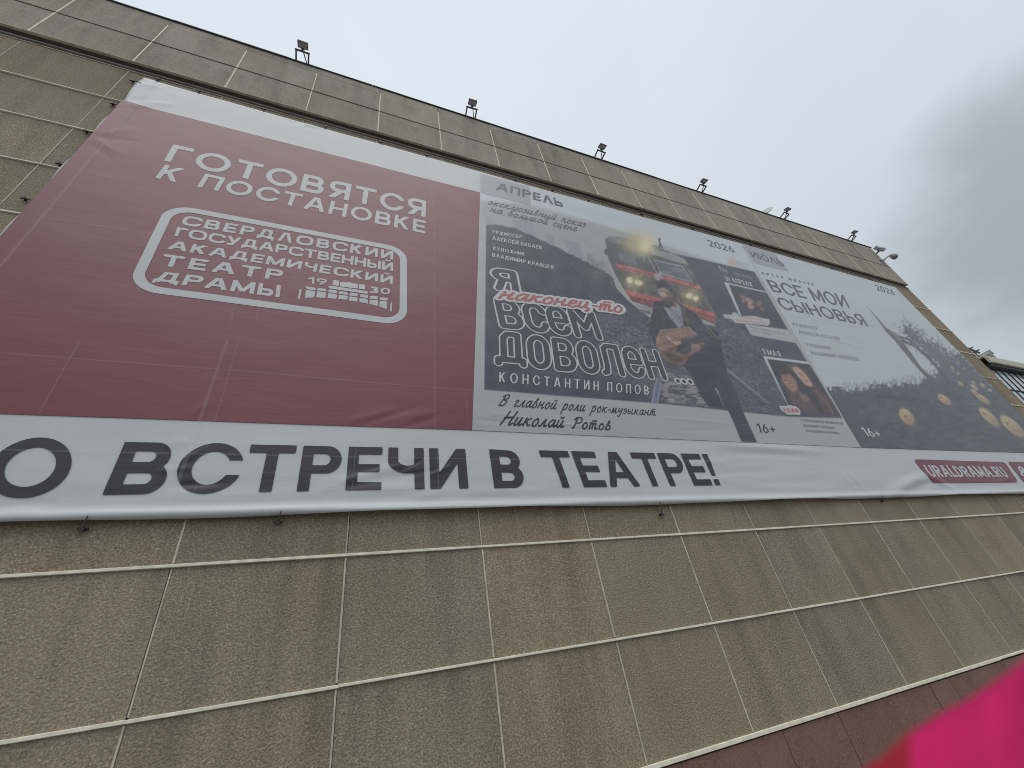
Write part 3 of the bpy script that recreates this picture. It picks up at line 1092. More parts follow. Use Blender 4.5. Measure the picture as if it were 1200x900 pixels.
class Ink:
    """collects lettering that shares one colour and one part"""

    def __init__(self):
        self.v, self.f, self.cuts = [], [], []

    def add_field(self, F, us, vs, W, mapper, layer):
        v, f = march(F, us, vs)
        if not v:
            return
        a = np.array(v)
        p = mapper(a[:, 0] / W, a[:, 1])
        y = on_cloth(p[:, 0], p[:, 1], layer)
        o = len(self.v)
        self.v.extend(np.stack([p[:, 0], y, p[:, 1]], 1).tolist())
        self.f.extend([[o + k for k in q] for q in f])

    def text(self, s, quad, w=0.18, h=None, S=1.0, track=0.14, layer=2, res=None, sq=2.0, space=0.42):
        h = h or w
        words_, gl, x = [], [], 0.0
        for ch in s:
            if ch == ' ':
                x += space * S
                words_.append(gl)
                gl = []
                continue
            W, fn = glyph(ch, w, h, S, sq)
            gl.append((x, W, fn))
            x += W + track
        words_.append(gl)
        W = x - track
        res = res or min(w, h) / 6.0
        vs = np.arange(-0.22, 1.36, res)
        for gl in words_:
            us = np.arange(gl[0][0] - 0.1, gl[-1][0] + gl[-1][1] + 0.1, res)
            U, Vv = np.meshgrid(us, vs)
            F = np.full_like(U, BIG)
            for gx, gw, fn in gl:
                if fn is None:
                    continue
                k = (us > gx - 0.12) & (us < gx + gw + 0.12)
                F[:, k] = np.minimum(F[:, k], fn(U[:, k] - gx, Vv[:, k]))
            self.add_field(F, us, vs, W, quad_map(quad), layer)
            self.mark()
        return self

    def poly(self, pts, layer, step=0.12):
        """polygon given in photo pixels (convex or not), densified"""
        p = np.array([P(*q) for q in pts])
        lo, hi = p.min(0) - 0.02, p.max(0) + 0.02
        us = np.arange(lo[0], hi[0] + step, step)
        vs = np.arange(lo[1], hi[1] + step, step)
        U, Vv = np.meshgrid(us, vs)
        F = sd_poly(U.ravel(), Vv.ravel(), p).reshape(U.shape)
        self.add_field(F, us, vs, 1.0, lambda s, t: np.stack([s, t], 1), layer)
        return self

    def mark(self):
        """end of one line of lettering: what follows is a part of its own"""
        self.cuts.append((len(self.v), len(self.f)))
        return self

    def build(self, name, mat, parent):
        v0 = f0 = 0
        o = None
        for v1, f1 in self.cuts + [(len(self.v), len(self.f))]:
            if f1 > f0:
                o = mesh_from(name, self.v[v0:v1], [[k - v0 for k in q] for q in self.f[f0:f1]], mat, parent, True)
            v0, f0 = v1, f1
        return o


def sd_poly(x, y, pts):
    pts = np.asarray(pts, float)
    n = len(pts)
    d = np.full(x.shape, 1e18)
    s = np.ones(x.shape)
    j = n - 1
    for i in range(n):
        ex, ey = pts[j] - pts[i]
        wx, wy = x - pts[i, 0], y - pts[i, 1]
        t = np.clip((wx * ex + wy * ey) / (ex * ex + ey * ey + 1e-12), 0, 1)
        d = np.minimum(d, (wx - ex * t) ** 2 + (wy - ey * t) ** 2)
        c1 = y >= pts[i, 1]
        c2 = y < pts[j, 1]
        c3 = ex * wy > ey * wx
        s = np.where((c1 & c2 & c3) | (~c1 & ~c2 & ~c3), -s, s)
        j = i
    return s * np.sqrt(d)


# ---- handwriting: strokes of a brush script, x-height 1
def spline(pts, n=6):
    p = [np.array(q, float) for q in pts]
    if len(p) < 3:
        return [tuple(q) for q in p]
    p = [2 * p[0] - p[1]] + p + [2 * p[-1] - p[-2]]
    out = []
    for i in range(1, len(p) - 2):
        for k in range(n):
            t = k / n
            a, b, c, d = p[i - 1], p[i], p[i + 1], p[i + 2]
            out.append(tuple(0.5 * (2 * b + (c - a) * t + (2 * a - 5 * b + 4 * c - d) * t * t + (3 * b - a - 3 * c + d) * t ** 3)))
    out.append(tuple(p[-2]))
    return out


CUR = {
    'а': (1.02, [[(.74, .88), (.42, 1.0), (.10, .55), (.22, .03), (.50, .15), (.76, .95)], [(.78, 1.0), (.72, .35), (.80, .02), (1.0, .18)]]),
    'б': (.95, [[(.50, .98), (.14, .55), (.22, .04), (.58, .08), (.74, .55), (.46, .98), (.22, .9)], [(.18, .75), (.28, 1.35), (.56, 1.62), (.92, 1.62)]]),
    'в': (.88, [[(.02, .1), (.22, .8), (.44, 1.55), (.52, 1.3), (.20, .86)], [(.14, .5), (.10, .1), (.38, 0), (.66, .28), (.54, .74), (.22, .84)]]),
    'г': (.72, [[(.06, .74), (.24, 1.0), (.48, .86), (.34, .58), (.14, .22), (.28, .0), (.62, .16)]]),
    'е': (.84, [[(.06, .42), (.50, .56), (.60, .88), (.36, 1.0), (.10, .6), (.18, .06), (.48, .0), (.80, .26)]]),
    'з': (.80, [[(.10, .84), (.36, 1.0), (.58, .82), (.44, .58), (.22, .52)], [(.30, .54), (.62, .40), (.54, .04), (.22, -.04), (.04, .12)]]),
    'и': (1.05, [[(.12, 1.0), (.06, .3), (.20, .0), (.46, .2), (.66, .98)], [(.68, 1.0), (.62, .25), (.74, .0), (.98, .2)]]),
    'й': (1.05, [[(.12, 1.0), (.06, .3), (.20, .0), (.46, .2), (.66, .98)], [(.68, 1.0), (.62, .25), (.74, .0), (.98, .2)], [(.28, 1.5), (.42, 1.32), (.66, 1.52)]]),
    'к': (.94, [[(.14, 1.0), (.06, .0)], [(.72, .98), (.50, .86), (.12, .46), (.40, .42), (.58, .06), (.86, .1)]]),
    'л': (.98, [[(.0, .06), (.16, .04), (.34, .5), (.60, 1.0)], [(.62, 1.0), (.58, .3), (.70, .0), (.92, .18)]]),
    'м': (1.25, [[(.0, .06), (.12, .1), (.32, 1.0)], [(.34, .96), (.46, .06), (.82, .98)], [(.86, 1.0), (.82, .25), (.94, .0), (1.18, .18)]]),
    'н': (1.05, [[(.14, 1.0), (.06, .0)], [(.10, .46), (.42, .54), (.66, .6)], [(.72, 1.0), (.64, .25), (.76, .0), (1.0, .18)]]),
    'о': (.90, [[(.44, 1.0), (.12, .62), (.18, .06), (.50, .02), (.72, .5), (.52, .98), (.36, .96)]]),
    'п': (1.05, [[(.10, .9), (.16, 1.0), (.10, .0)], [(.14, .6), (.40, .98), (.62, .9), (.60, .25), (.74, .0), (.98, .18)]]),
    'р': (.94, [[(.16, 1.0), (.10, .3), (.02, -.72)], [(.14, .62), (.44, 1.0), (.70, .76), (.60, .14), (.32, .0), (.14, .14)]]),
    'с': (.80, [[(.62, .84), (.42, 1.0), (.12, .58), (.18, .06), (.46, .0), (.74, .22)]]),
    'т': (1.25, [[(.10, .9), (.16, 1.0), (.08, .0)], [(.12, .6), (.34, .98), (.50, .9), (.44, .05)], [(.48, .6), (.72, .98), (.88, .88), (.84, .2), (.96, .0), (1.18, .18)], [(.36, 1.32), (.95, 1.38)]]),
    'у': (.94, [[(.10, 1.0), (.08, .5), (.26, .26), (.60, .6), (.74, .98)], [(.76, 1.0), (.62, .0), (.36, -.62), (.08, -.5)]]),
    'ц': (1.08, [[(.12, 1.0), (.06, .3), (.20, .0), (.46, .2), (.66, .98)], [(.68, 1.0), (.62, .25), (.74, .02), (.90, .02), (.82, -.36), (.70, -.42)]]),
    'ш': (1.45, [[(.12, 1.0), (.06, .3), (.20, .0), (.42, .3), (.54, .98)], [(.56, 1.0), (.50, .3), (.62, .0), (.86, .3), (1.0, .98)], [(1.02, 1.0), (.96, .25), (1.08, .0), (1.36, .2)]]),
    'ы': (1.25, [[(.12, 1.0), (.06, .3), (.24, .0), (.52, .2), (.42, .54), (.12, .5)], [(.88, 1.0), (.82, .25), (.94, .0), (1.18, .18)]]),
    'ь': (.80, [[(.14, 1.0), (.06, .3), (.24, .0), (.58, .2), (.48, .56), (.14, .52)]]),
    'э': (.84, [[(.10, .82), (.36, 1.0), (.66, .6), (.54, .06), (.22, .0), (.04, .16)], [(.24, .52), (.64, .54)]]),
    'ю': (1.2, [[(.12, 1.0), (.06, .0)], [(.10, .5), (.44, .52)], [(.76, 1.0), (.46, .6), (.52, .06), (.82, .02), (1.04, .5), (.84, .98), (.68, .96)]]),
    'В': (1.2, [[(.30, 1.62), (.22, .9), (.06, .0)], [(.02, 1.3), (.34, 1.66), (.86, 1.62), (.90, 1.2), (.26, .9)], [(.30, .9), (.86, .76), (.80, .2), (.40, -.02), (.06, .14)]]),
    'Н': (1.45, [[(.36, 1.7), (.24, .8), (.06, .0)], [(.12, .82), (.6, .9), (1.14, .98)], [(1.24, 1.72), (1.06, .8), (1.0, .12), (1.14, .0), (1.36, .2)]]),
    'Р': (1.2, [[(.44, 1.6), (.32, .8), (.20, .02), (.02, .06)], [(.06, 1.3), (.40, 1.68), (1.0, 1.62), (1.06, 1.1), (.70, .76), (.40, .8)]]),
    '-': (.62, [[(.10, .50), (.50, .54)]]),
}


def script_field(s, w, slant=0.22, res=0.05, track=-0.04, space=0.55):
    strokes, x = [], 0.0
    for ch in s:
        if ch == ' ':
            x += space
            continue
        W, st = CUR[ch]
        for q in st:
            strokes.append([(a + x + b * slant, b) for a, b in spline(q)])
        x += W + track
    W = x
    us = np.arange(-0.6, W + 0.9, res)
    vs = np.arange(-1.1, 2.2, res)
    U, Vv = np.meshgrid(us, vs)
    F = np.full_like(U, BIG)
    for q in strokes:
        lo, hi = min(a for a, b in q) - .5, max(a for a, b in q) + .5
        k = (us > lo) & (us < hi)
        F[:, k] = np.minimum(F[:, k], f_path(U[:, k], Vv[:, k], q, w, True))
    return F, us, vs, W


def ink_script(ink, s, quad, w=0.17, layer=2, **kw):
    F, us, vs, W = script_field(s, w, **kw)
    ink.add_field(F, us, vs, W, quad_map(quad), layer)
    ink.mark()
    return F, us, vs, W


# ------------------------------------------------------------------ printing helper: pictures printed on the cloth
def lin(c):
    c = np.asarray(c, float) / 255.0
    return np.where(c <= 0.04045, c / 12.92, ((c + 0.055) / 1.055) ** 2.4)


class Print:
    """a printed picture: colours at the points of a fine sheet (coordinates: photo pixels)"""

    def __init__(self, quad, step=1.1):
        tl, tr, br_, bl = [np.array(q, float) for q in quad]
        self.nx = int(max(np.linalg.norm(tr - tl), np.linalg.norm(br_ - bl)) / step)
        self.ny = int(max(np.linalg.norm(bl - tl), np.linalg.norm(br_ - tr)) / step)
        s, t = np.meshgrid(np.linspace(0, 1, self.nx + 1), np.linspace(0, 1, self.ny + 1))
        s, t = s.ravel()[:, None], t.ravel()[:, None]
        p = (tl * (1 - s) + tr * s) * (1 - t) + (bl * (1 - s) + br_ * s) * t
        self.x, self.y = p[:, 0], p[:, 1]
        self.c = np.zeros((len(p), 3))

    def fill(self, c):
        self.c[:] = c
        return self

    def blend(self, a, c):
        a = np.clip(a, 0, 1)[:, None]
        self.c = self.c * (1 - a) + np.asarray(c, float) * a

    def poly(self, pts, c, soft=1.0, op=1.0, tex=None):
        x0, y0 = np.min(pts, 0) - soft * 2
        x1, y1 = np.max(pts, 0) + soft * 2
        k = (self.x > x0) & (self.x < x1) & (self.y > y0) & (self.y < y1)
        a = np.zeros(len(self.x))
        d = sd_poly(self.x[k], self.y[k], pts)
        if tex is not None:
            d = d + tex(self.x[k], self.y[k])
        a[k] = np.clip(0.5 - d / soft, 0, 1) * op
        self.blend(a, c)

    def line(self, pts, w, c, op=1.0, soft=1.0):
        x0, y0 = np.min(pts, 0) - w - 2
        x1, y1 = np.max(pts, 0) + w + 2
        k = (self.x > x0) & (self.x < x1) & (self.y > y0) & (self.y < y1)
        a = np.zeros(len(self.x))
        a[k] = np.clip(0.5 - f_path(self.x[k], self.y[k], pts, w) / soft, 0, 1) * op
        self.blend(a, c)

    def ell(self, cx, cy, rx, ry, ang, c, soft=1.0, op=1.0):
        ca, sa = math.cos(math.radians(ang)), math.sin(math.radians(ang))
        u = (self.x - cx) * ca + (self.y - cy) * sa
        v = -(self.x - cx) * sa + (self.y - cy) * ca
        d = (np.sqrt((u / rx) ** 2 + (v / ry) ** 2) - 1) * min(rx, ry)
        self.blend(np.clip(0.5 - d / soft, 0, 1) * op, c)

    def glow(self, cx, cy, r, c, op):
        d = np.hypot(self.x - cx, self.y - cy) / r
        self.blend(np.exp(-d * d) * op, c)

    def build(self, name, layer, parent, gain=1.20, veil=0.044, sat=0.84):
        X, Z = Pv(self.x, self.y)
        y = on_cloth(X, Z, layer)
        nx, ny = self.nx, self.ny
        i, j = np.meshgrid(np.arange(nx), np.arange(ny))
        a = (j * (nx + 1) + i).ravel()
        f = np.stack([a, a + nx + 1, a + nx + 2, a + 1], 1)
        me = bpy.data.meshes.new(name)
        me.from_pydata(np.stack([X, y, Z], 1).tolist(), [], f.tolist())
        me.update()
        at = me.color_attributes.new('print_colour', 'FLOAT_COLOR', 'POINT')
        g_ = self.c.mean(1, keepdims=True)
        self.c = g_ + (self.c - g_) * sat
        col = np.ones((len(X), 4), np.float32)
        col[:, :3] = np.clip(lin(np.clip(self.c, 0, 255)) * gain - veil, 0.012, 0.8)
        at.data.foreach_set('color', col.ravel())
        return link_mesh(name, me, C_PRINT, parent, True)


# ------------------------------------------------------------------ red panel with heading and theatre badge
redq = [P(147.5, 119.5), P(562.5, 226), P(553, 504.3), (BX0 + 0.0, 5.04)]
redq[0] = np.array([BX0 + 0.004, redq[0][1]])
# lower edge meets the strip at the left outside the frame
red = grid_sheet('red_panel', C_RED, redq, 170, 160, 1, banner)
ink = Ink()
ink.text('ГОТОВЯТСЯ', [(203.3, 169.5), (499.4, 236), (498.5, 255.2), (192.3, 189)], w=0.215, h=0.185, S=1.18, track=0.20)
ink.text('К ПОСТАНОВКЕ', [(193.8, 193.6), (498.8, 259.5), (498.3, 274.2), (182, 209)], w=0.215, h=0.185, S=1.18, track=0.22, space=0.55)
ink.build('heading_lettering', C_LET, red)

# rounded frame
fr = Ink()
tlp, trp, brp, blp = P(196.5, 238.5), P(476.8, 291.7), P(476.8, 382.6), P(146.8, 339.5)
Wf = np.linalg.norm(trp - tlp)
Hf = np.linalg.norm(blp - tlp)
us = np.arange(-0.05, Wf + 0.05, 0.03)
vs = np.arange(-0.05, Hf + 0.05, 0.03)
U, Vv = np.meshgrid(us, vs)


def rrect(u, v, x0, x1, y0, y1, r):
    qx = np.abs(u - (x0 + x1) / 2) - (x1 - x0) / 2 + r
    qy = np.abs(v - (y0 + y1) / 2) - (y1 - y0) / 2 + r
    return np.hypot(np.maximum(qx, 0), np.maximum(qy, 0)) + np.minimum(np.maximum(qx, qy), 0) - r


TF = 0.145
Ff = np.maximum(rrect(U, Vv, 0, Wf, 0, Hf, 0.42), -rrect(U, Vv, TF, Wf - TF, TF, Hf - TF, 0.30))
fr.add_field(Ff, us, vs, 1.0, lambda s, t: quad_map([(196.5, 238.5), (476.8, 291.7), (476.8, 382.6), (146.8, 339.5)])(s / Wf, t / Hf), 2)
fr.build('logo_frame', C_LET, red)
ink = Ink()
kw = dict(w=0.30, h=0.21, S=1.55, sq=2.8)
ink.text('СВЕРДЛОВСКИЙ', [(217.3, 252.8), (460.8, 295), (460.4, 305), (211.7, 263.3)], track=0.34, **kw)
ink.text('ГОСУДАРСТВЕННЫЙ', [(208.2, 266.7), (460.8, 308.6), (460.4, 318.5), (204.5, 277)], track=0.16, **kw)
ink.text('АКАДЕМИЧЕСКИЙ', [(201.4, 282.0), (460.6, 324), (459.9, 333.4), (195.8, 292)], track=0.26, **kw)
ink.text('ТЕАТР', [(193, 298), (332.6, 317.6), (330, 329.4), (186.8, 311.3)], track=0.36, **kw)
ink.text('ДРАМЫ', [(186.8, 318.2), (329.4, 335.2), (327.6, 349), (178.6, 330)], track=0.22, **kw)
ink.text('19', [(361.0, 325.1), (383.6, 327.8), (382.8, 334.8), (360.2, 333.0)], w=0.24, h=0.2, S=1.7, track=0.2)
ink.text('30', [(433.0, 336.2), (457.5, 338.6), (456.8, 346), (432.6, 343.8)], w=0.28, h=0.22, S=1.8, track=0.2)
ink.build('logo_lettering', C_LET, red)


def zc(x, y):            # crop (340,310), scale 8.571
    return (340 + x / 8.571, 310 + y / 8.571)


em = Ink()
for q in [[(430, 160), (492, 170), (488, 222), (426, 212)], [(506, 180), (575, 188), (600, 178), (612, 194), (682, 200), (678, 250), (500, 226)], [(694, 203), (754, 208), (752, 258), (690, 250)],
          [(388, 216), (780, 275), (780, 303), (386, 245)],
          [(146, 222), (258, 240), (253, 266), (172, 255)], [(160, 262), (252, 272), (242, 338), (148, 340)],
          [(276, 240), (366, 252), (364, 278), (272, 266)], [(270, 274), (362, 286), (354, 342), (262, 336)],
          [(388, 256), (474, 268), (470, 296), (384, 284)], [(382, 292), (470, 304), (466, 352), (376, 342)],
          [(492, 274), (580, 284), (578, 312), (490, 300)], [(488, 308), (578, 320), (576, 362), (484, 352)],
          [(600, 288), (680, 298), (678, 328), (596, 318)], [(596, 326), (678, 336), (676, 380), (590, 368)],
          [(704, 304), (782, 312), (782, 346), (702, 332)], [(698, 340), (780, 354), (780, 400), (694, 382)],
          [(802, 318), (884, 326), (882, 358), (800, 350)], [(798, 358), (882, 366), (880, 424), (796, 402)],
          [(902, 334), (990, 344), (966, 370), (900, 362)], [(898, 370), (970, 378), (968, 454), (896, 428)],
          [(96, 250), (118, 254), (98, 352), (76, 350)], [(1008, 382), (1022, 384), (1020, 478), (1002, 474)]]:
    em.poly([zc(*p) for p in q], 2, step=0.025)
em.build('logo_emblem', C_LET, red)

# ------------------------------------------------------------------ bottom slogan
ink = Ink()
Ow = 1.02
ink.text('О', [(2, 513.4), (91.5, 514.2), (74, 582.3), (-29, 582.3)], w=0.27, h=0.175, S=1.35, layer=1, res=0.016)
ink.text('ВСТРЕЧИ', [(146.5, 518), (545, 526.3), (549, 572.3), (120, 579.8)], w=0.245, h=0.178, S=1.18, track=0.145, layer=1, res=0.016)
ink.text('В', [(573, 526.6), (609.5, 529), (614.8, 571.5), (579.2, 572.3)], w=0.25, h=0.175, S=1.1, layer=1, res=0.016)
ink.text('ТЕАТРЕ!', [(631, 528), (828.5, 532.3), (844.8, 568.5), (646, 571.8)], w=0.225, h=0.18, S=1.18, track=0.115, layer=1, res=0.016)
ink.build('slogan_lettering', C_INK, banner)

badge = Ink()
bq = [(1069.5, 538.3), (1177, 541.7), (1193, 565.3), (1092.5, 566.3)]
us = np.arange(-0.05, 6.6, 0.03)
vs = np.arange(-0.05, 1.05, 0.03)
U, Vv = np.meshgrid(us, vs)
badge.add_field(rrect(U, Vv, 0, 6.5, 0, 1, 0.20), us, vs, 6.5, lambda s, t: quad_map(bq)(s, t), 1)
bo = badge.build('web_badge', C_RED, banner)
ink = Ink()
ink.text('URALDRAMA.RU', [(1080.5, 545.0), (1171.5, 547.2), (1182.5, 559.4), (1090, 559.2)], w=0.21, h=0.18, S=0.86, track=0.10)
ink.build('badge_lettering', C_LET, bo)
badge = Ink()
bq2 = [(1180.2, 541.2), (1262, 544), (1270, 567), (1200.6, 566.8)]
us = np.arange(-0.05, 4.1, 0.03)
U, Vv = np.meshgrid(us, vs)
badge.add_field(rrect(U, Vv, 0, 4.0, 0, 1, 0.12), us, vs, 4.0, lambda s, t: quad_map(bq2)(s, t), 1)
bo = badge.build('phone_badge', C_RED, banner)
ink = Ink()
ink.text('8-', [(1190, 546.6), (1204.5, 547.2), (1210.5, 559.4), (1197.3, 559.2)], w=0.21, h=0.18, S=0.95, track=0.15)
ink.build('badge_lettering', C_LET, bo)

# ------------------------------------------------------------------ April poster
def A(x, y):
    return (540 + x / 4.8, 200 + y / 4.8)


def B(x, y):
    return (540 + x / 4.8, 350 + y / 4.8)


def C(x, y):
    return (700 + x / 6.427, 260 + y / 6.427)


def D(x, y):
    return (740 + x / 5.625, 360 + y / 5.625)


def E(x, y):
    return (880 + x / 7.5, 400 + y / 7.5)


def F8(x, y):
    return (840 + x / 7.5, 300 + y / 7.5)


p = Print([(563.3, 203.6), (868.2, 285.5), (1008.4, 524.6), (553.3, 504.3)], 1.12)
p.fill((170, 173, 175))
p.poly([(563, 203), (868, 285), (890, 325), (562, 238)], (190, 198, 206), 3)
p.poly([(563, 236), (620, 240), (700, 262), (884, 322), (884, 360), (563, 330)], (164, 167, 168), 4)
p.poly([(568, 246), (640, 250), (720, 300), (725, 332), (569, 300)], (160, 165, 168), 6)
for q in [[A(285, 250), A(400, 270), A(425, 375), A(310, 345)], [A(475, 362), A(520, 374), A(532, 425), A(480, 405)], [A(575, 388), A(665, 412), A(690, 500), A(610, 470)], [A(703, 462), A(742, 472), A(760, 532), A(715, 515)], [A(150, 255), A(172, 262), A(180, 306), A(150, 303)], [A(780, 500), A(800, 505), A(808, 540), A(785, 535)]]:
    p.poly(q, (146, 148, 160), 2, 0.85)
for k in range(7):      # overhead wires
    p.line([A(560 + 30 * k, 250 + 8 * k), A(815 + 20 * k, 395 + 4 * k)], 0.5, (146, 148, 152), 0.45)
# rocky slope and track bed, dark to the left and right
dk = (82, 82, 96)
rag = lambda x, y: (fbm(x * .25, y * .25, 4, 3) - .5) * 5
p.poly([(569.5, 263.8), (581, 263.6), (603, 268), (622, 276), (660, 294), (690, 309), (716, 323), (722, 338), (735, 352), (760, 372), (800, 400), (930, 490.5), (567.3, 457.3)], dk, 1.2, tex=lambda x, y: rag(x, y) * (x > 585) * (y < 345) * .6)
p.poly([C(560, 236), (884, 318.5), (932, 402), (1006, 522), (985, 490), (926, 490), (760, 470), (760, 400), (800, 380)], dk, 1.2)
# gravel
gx, gy = p.x, p.y
gr = fbm(gx * .20 + gy * .05, gy * .55 - gx * .12, 31, 4)
gr2 = fbm(gx * .55 + gy * .2, gy * 1.5 - gx * .35, 37, 3)
bed = np.clip(0.5 - sd_poly(gx, gy, [(690, 345), (735, 362), (770, 390), (800, 372), (860, 372), (905, 420), (928, 489.5), (772, 472.6), (715, 440), (700, 400)]) / 8, 0, 1)
p.blend(bed * np.clip((gr * .35 + gr2 * .65 - .38) * 3.2, 0, 1) * 0.62, (134, 132, 138))
bed2 = np.clip(0.5 - sd_poly(gx, gy, [(770, 430), (830, 450), (832, 477), (775, 472)]) / 6, 0, 1)
p.blend(bed2 * np.clip((fbm(gx * .15, gy * .5, 51, 3) - .42) * 6, 0, 1) * 0.8, (160, 152, 152))
bed3 = np.clip(0.5 - sd_poly(gx, gy, [(700, 385), (760, 385), (772, 420), (700, 412)]) / 8, 0, 1)
p.blend(bed3 * np.clip((gr2 - .45) * 5, 0, 1) * 0.5, (150, 146, 152))
p.line([D(610, 395), D(900, 632)], 2.0, (138, 138, 146), 0.8)
p.line([D(640, 440), D(860, 640)], 1.5, (70, 70, 80), 0.7)
p.poly([D(128, 632), D(158, 500), D(182, 450), D(200, 450), D(190, 520), D(172, 634)], (110, 118, 148), 1)
p.line([D(132, 630), D(165, 470)], 0.8, (178, 178, 188))
p.line([D(170, 634), D(192, 500)], 0.8, (178, 178, 188))
p.line([A(640, 545), A(850, 640)], 0.6, (120, 114, 112), .6)
p.line([A(830, 560), A(850, 645)], 1.0, (150, 140, 125), .7)
p.glow(*A(760, 575), 12, (110, 106, 104), .6)
# pale strip under the picture
p.poly([(553, 456.2), (567, 457.4), (770, 473), (921, 488.3), (990, 491), (1012, 526), (553, 505)], (171, 172, 171), 1.0)
p.poly([(563, 240), (569.2, 262), (566.9, 458), (553, 458)], (172, 175, 176), 1.0)
# tram
p.poly([C(*q) for q in [(58, 135), (85, 112), (190, 118), (330, 152), (570, 236), (655, 282), (705, 350), (790, 515), (892, 700), (888, 770), (720, 745), (430, 655), (262, 602), (205, 520), (135, 402), (82, 280)]], (98, 95, 93), 1.2)
p.poly([C(*q) for q in [(85, 112), (190, 118), (330, 152), (570, 236), (655, 282), (690, 330), (560, 290), (400, 235), (230, 180), (75, 150)]], (122, 122, 120), 2.0)
p.poly([C(*q) for q in [(400, 205), (570, 240), (650, 282), (688, 328), (560, 292), (410, 245)]], (152, 152, 150), 2.0)
p.poly([C(*q) for q in [(136, 215), (378, 272), (420, 370), (158, 315)]], (84, 90, 98), 1.2)
p.poly([C(*q) for q in [(152, 228), (280, 258), (300, 335), (168, 300)]], (108, 114, 122), 2.0)
p.poly([C(*q) for q in [(420, 282), (642, 330), (728, 464), (478, 398)]], (140, 143, 146), 1.2)
p.poly([C(*q) for q in [(436, 297), (630, 342), (708, 452), (486, 388)]], (100, 108, 118), 1.2)
p.poly([C(*q) for q in [(560, 340), (630, 352), (680, 420), (600, 400)]], (118, 124, 132), 3)
p.line([C(385, 275), C(455, 400)], 1.2, (150, 152, 154))
p.line([C(345, 240), C(352, 298)], 0.8, (200, 200, 195), .8)
p.line([C(240, 215), C(275, 205), C(300, 220)], 0.8, (165, 165, 165), .7)
p.line([C(660, 330), C(775, 500)], 1.0, (138, 140, 144), .8)
RED = (188, 98, 94)
for q, c in [([(138, 314), (440, 390), (430, 424), (155, 353)], RED), ([(470, 398), (772, 490), (790, 526), (490, 434)], RED), ([(205, 508), (492, 584), (482, 616), (220, 551)], RED),
             ([(598, 608), (880, 688), (896, 724), (624, 647)], RED), ([(236, 560), (424, 614), (418, 636), (254, 592)], (150, 76, 78)), ([(740, 690), (884, 733), (890, 757), (758, 714)], (186, 88, 84)),
             ([(278, 620), (416, 646), (408, 674), (300, 652)], (148, 147, 144)), ([(780, 734), (880, 770), (888, 792), (800, 766)], (160, 158, 152)), ([(300, 656), (404, 676), (396, 700), (330, 688)], (112, 112, 116))]:
    p.poly([C(*k) for k in q], c, 1.0)
p.poly([C(*q) for q in [(425, 395), (470, 385), (500, 420), (470, 450), (440, 440)]], (160, 150, 150), 2, .8)
p.line([C(420, 400), C(500, 430)], 0.9, (195, 190, 188), .8)
p.line([C(470, 380), C(450, 440)], 0.9, (195, 190, 188), .8)
for cx, cy in [(280, 450), (700, 565)]:
    p.glow(*C(cx, cy), 12, (186, 166, 112), .85)
for cx, cy, rx in [(242, 440, 3.6), (308, 460, 4.4), (690, 560, 4.0), (740, 580, 3.2)]:
    p.ell(*C(cx, cy), rx, 3.2, 20, (244, 230, 184), 3.0)
p.ell(*C(68, 230), 2.2, 3.8, -15, (88, 90, 100), 1)
p.glow(*C(330, 168), 15, (206, 188, 146), .8)
p.glow(*C(365, 180), 10, (240, 222, 166), .9)
p.glow(*C(250, 150), 12, (190, 172, 130), .5)
p.line([C(466, 138), C(472, 170), C(466, 196)], 2.0, (88, 88, 98))
p.line([C(474, 170), C(490, 204)], 1.4, (88, 88, 98))
p.line([C(412, 178), C(468, 190)], 0.8, (110, 110, 112), .9)
p.ell(*C(466, 132), 1.5, 1.5, 0, (90, 84, 84), 1)
# guitarist
JK = (76, 76, 86)
p.poly([C(*q) for q in [(430, 600), (500, 590), (585, 600), (640, 630), (740, 700), (840, 820), (900, 930), (960, 1100), (700, 1100), (480, 930), (415, 800), (398, 720)]], JK, 1.2)
p.poly([C(*q) for q in [(600, 620), (650, 650), (690, 740), (680, 790), (640, 700)]], (132, 116, 96), 2, .8)
p.poly([C(*q) for q in [(496, 640), (540, 655), (600, 612), (628, 660), (652, 780), (610, 800), (552, 730)]], (160, 160, 168), 1.4)
for k in range(6):
    p.line([C(530 + 16 * k, 655 + 4 * k), C(590 + 12 * k, 790 - 4 * k)], 0.7, (110, 110, 122), .8)
p.poly([C(*q) for q in [(448, 500), (444, 462), (470, 440), (515, 448), (552, 480), (580, 540), (584, 600), (556, 620), (548, 560), (500, 505), (462, 506)]], (76, 70, 72), 2.4)
p.poly([C(*q) for q in [(458, 508), (496, 494), (540, 520), (572, 566), (566, 604), (528, 602), (486, 574), (462, 544)]], (160, 132, 120), 2.2)
p.poly([C(*q) for q in [(560, 590), (600, 612), (590, 650), (560, 640)]], (150, 112, 98), 1.5)
p.poly([C(*q) for q in [(498, 572), (536, 566), (578, 586), (570, 628), (530, 622), (508, 598)]], (92, 78, 76), 3.0)
p.line([C(474, 530), C(500, 530)], 1.2, (88, 66, 62), .9)
p.line([C(516, 542), C(548, 552)], 1.2, (88, 66, 62), .9)
p.poly([C(*q) for q in [(530, 500), (574, 566), (566, 604), (545, 590), (535, 545)]], (122, 100, 94), 3.5, .7)
p.line([C(504, 532), C(506, 560)], 1.0, (198, 160, 142), .8)
p.line([C(520, 590), C(548, 594)], 0.9, (140, 92, 84), .9)
p.line([C(390, 740), C(408, 690), C(416, 650)], 1.0, (176, 150, 110), .8)
p.line([C(370, 764), C(412, 742)], 0.9, (170, 145, 110), .7)
GT = (138, 110, 98)
p.poly([D(*q) for q in [(120, 130), (200, 170), (230, 200), (190, 300), (150, 240), (110, 170)]], (72, 72, 82), 2)
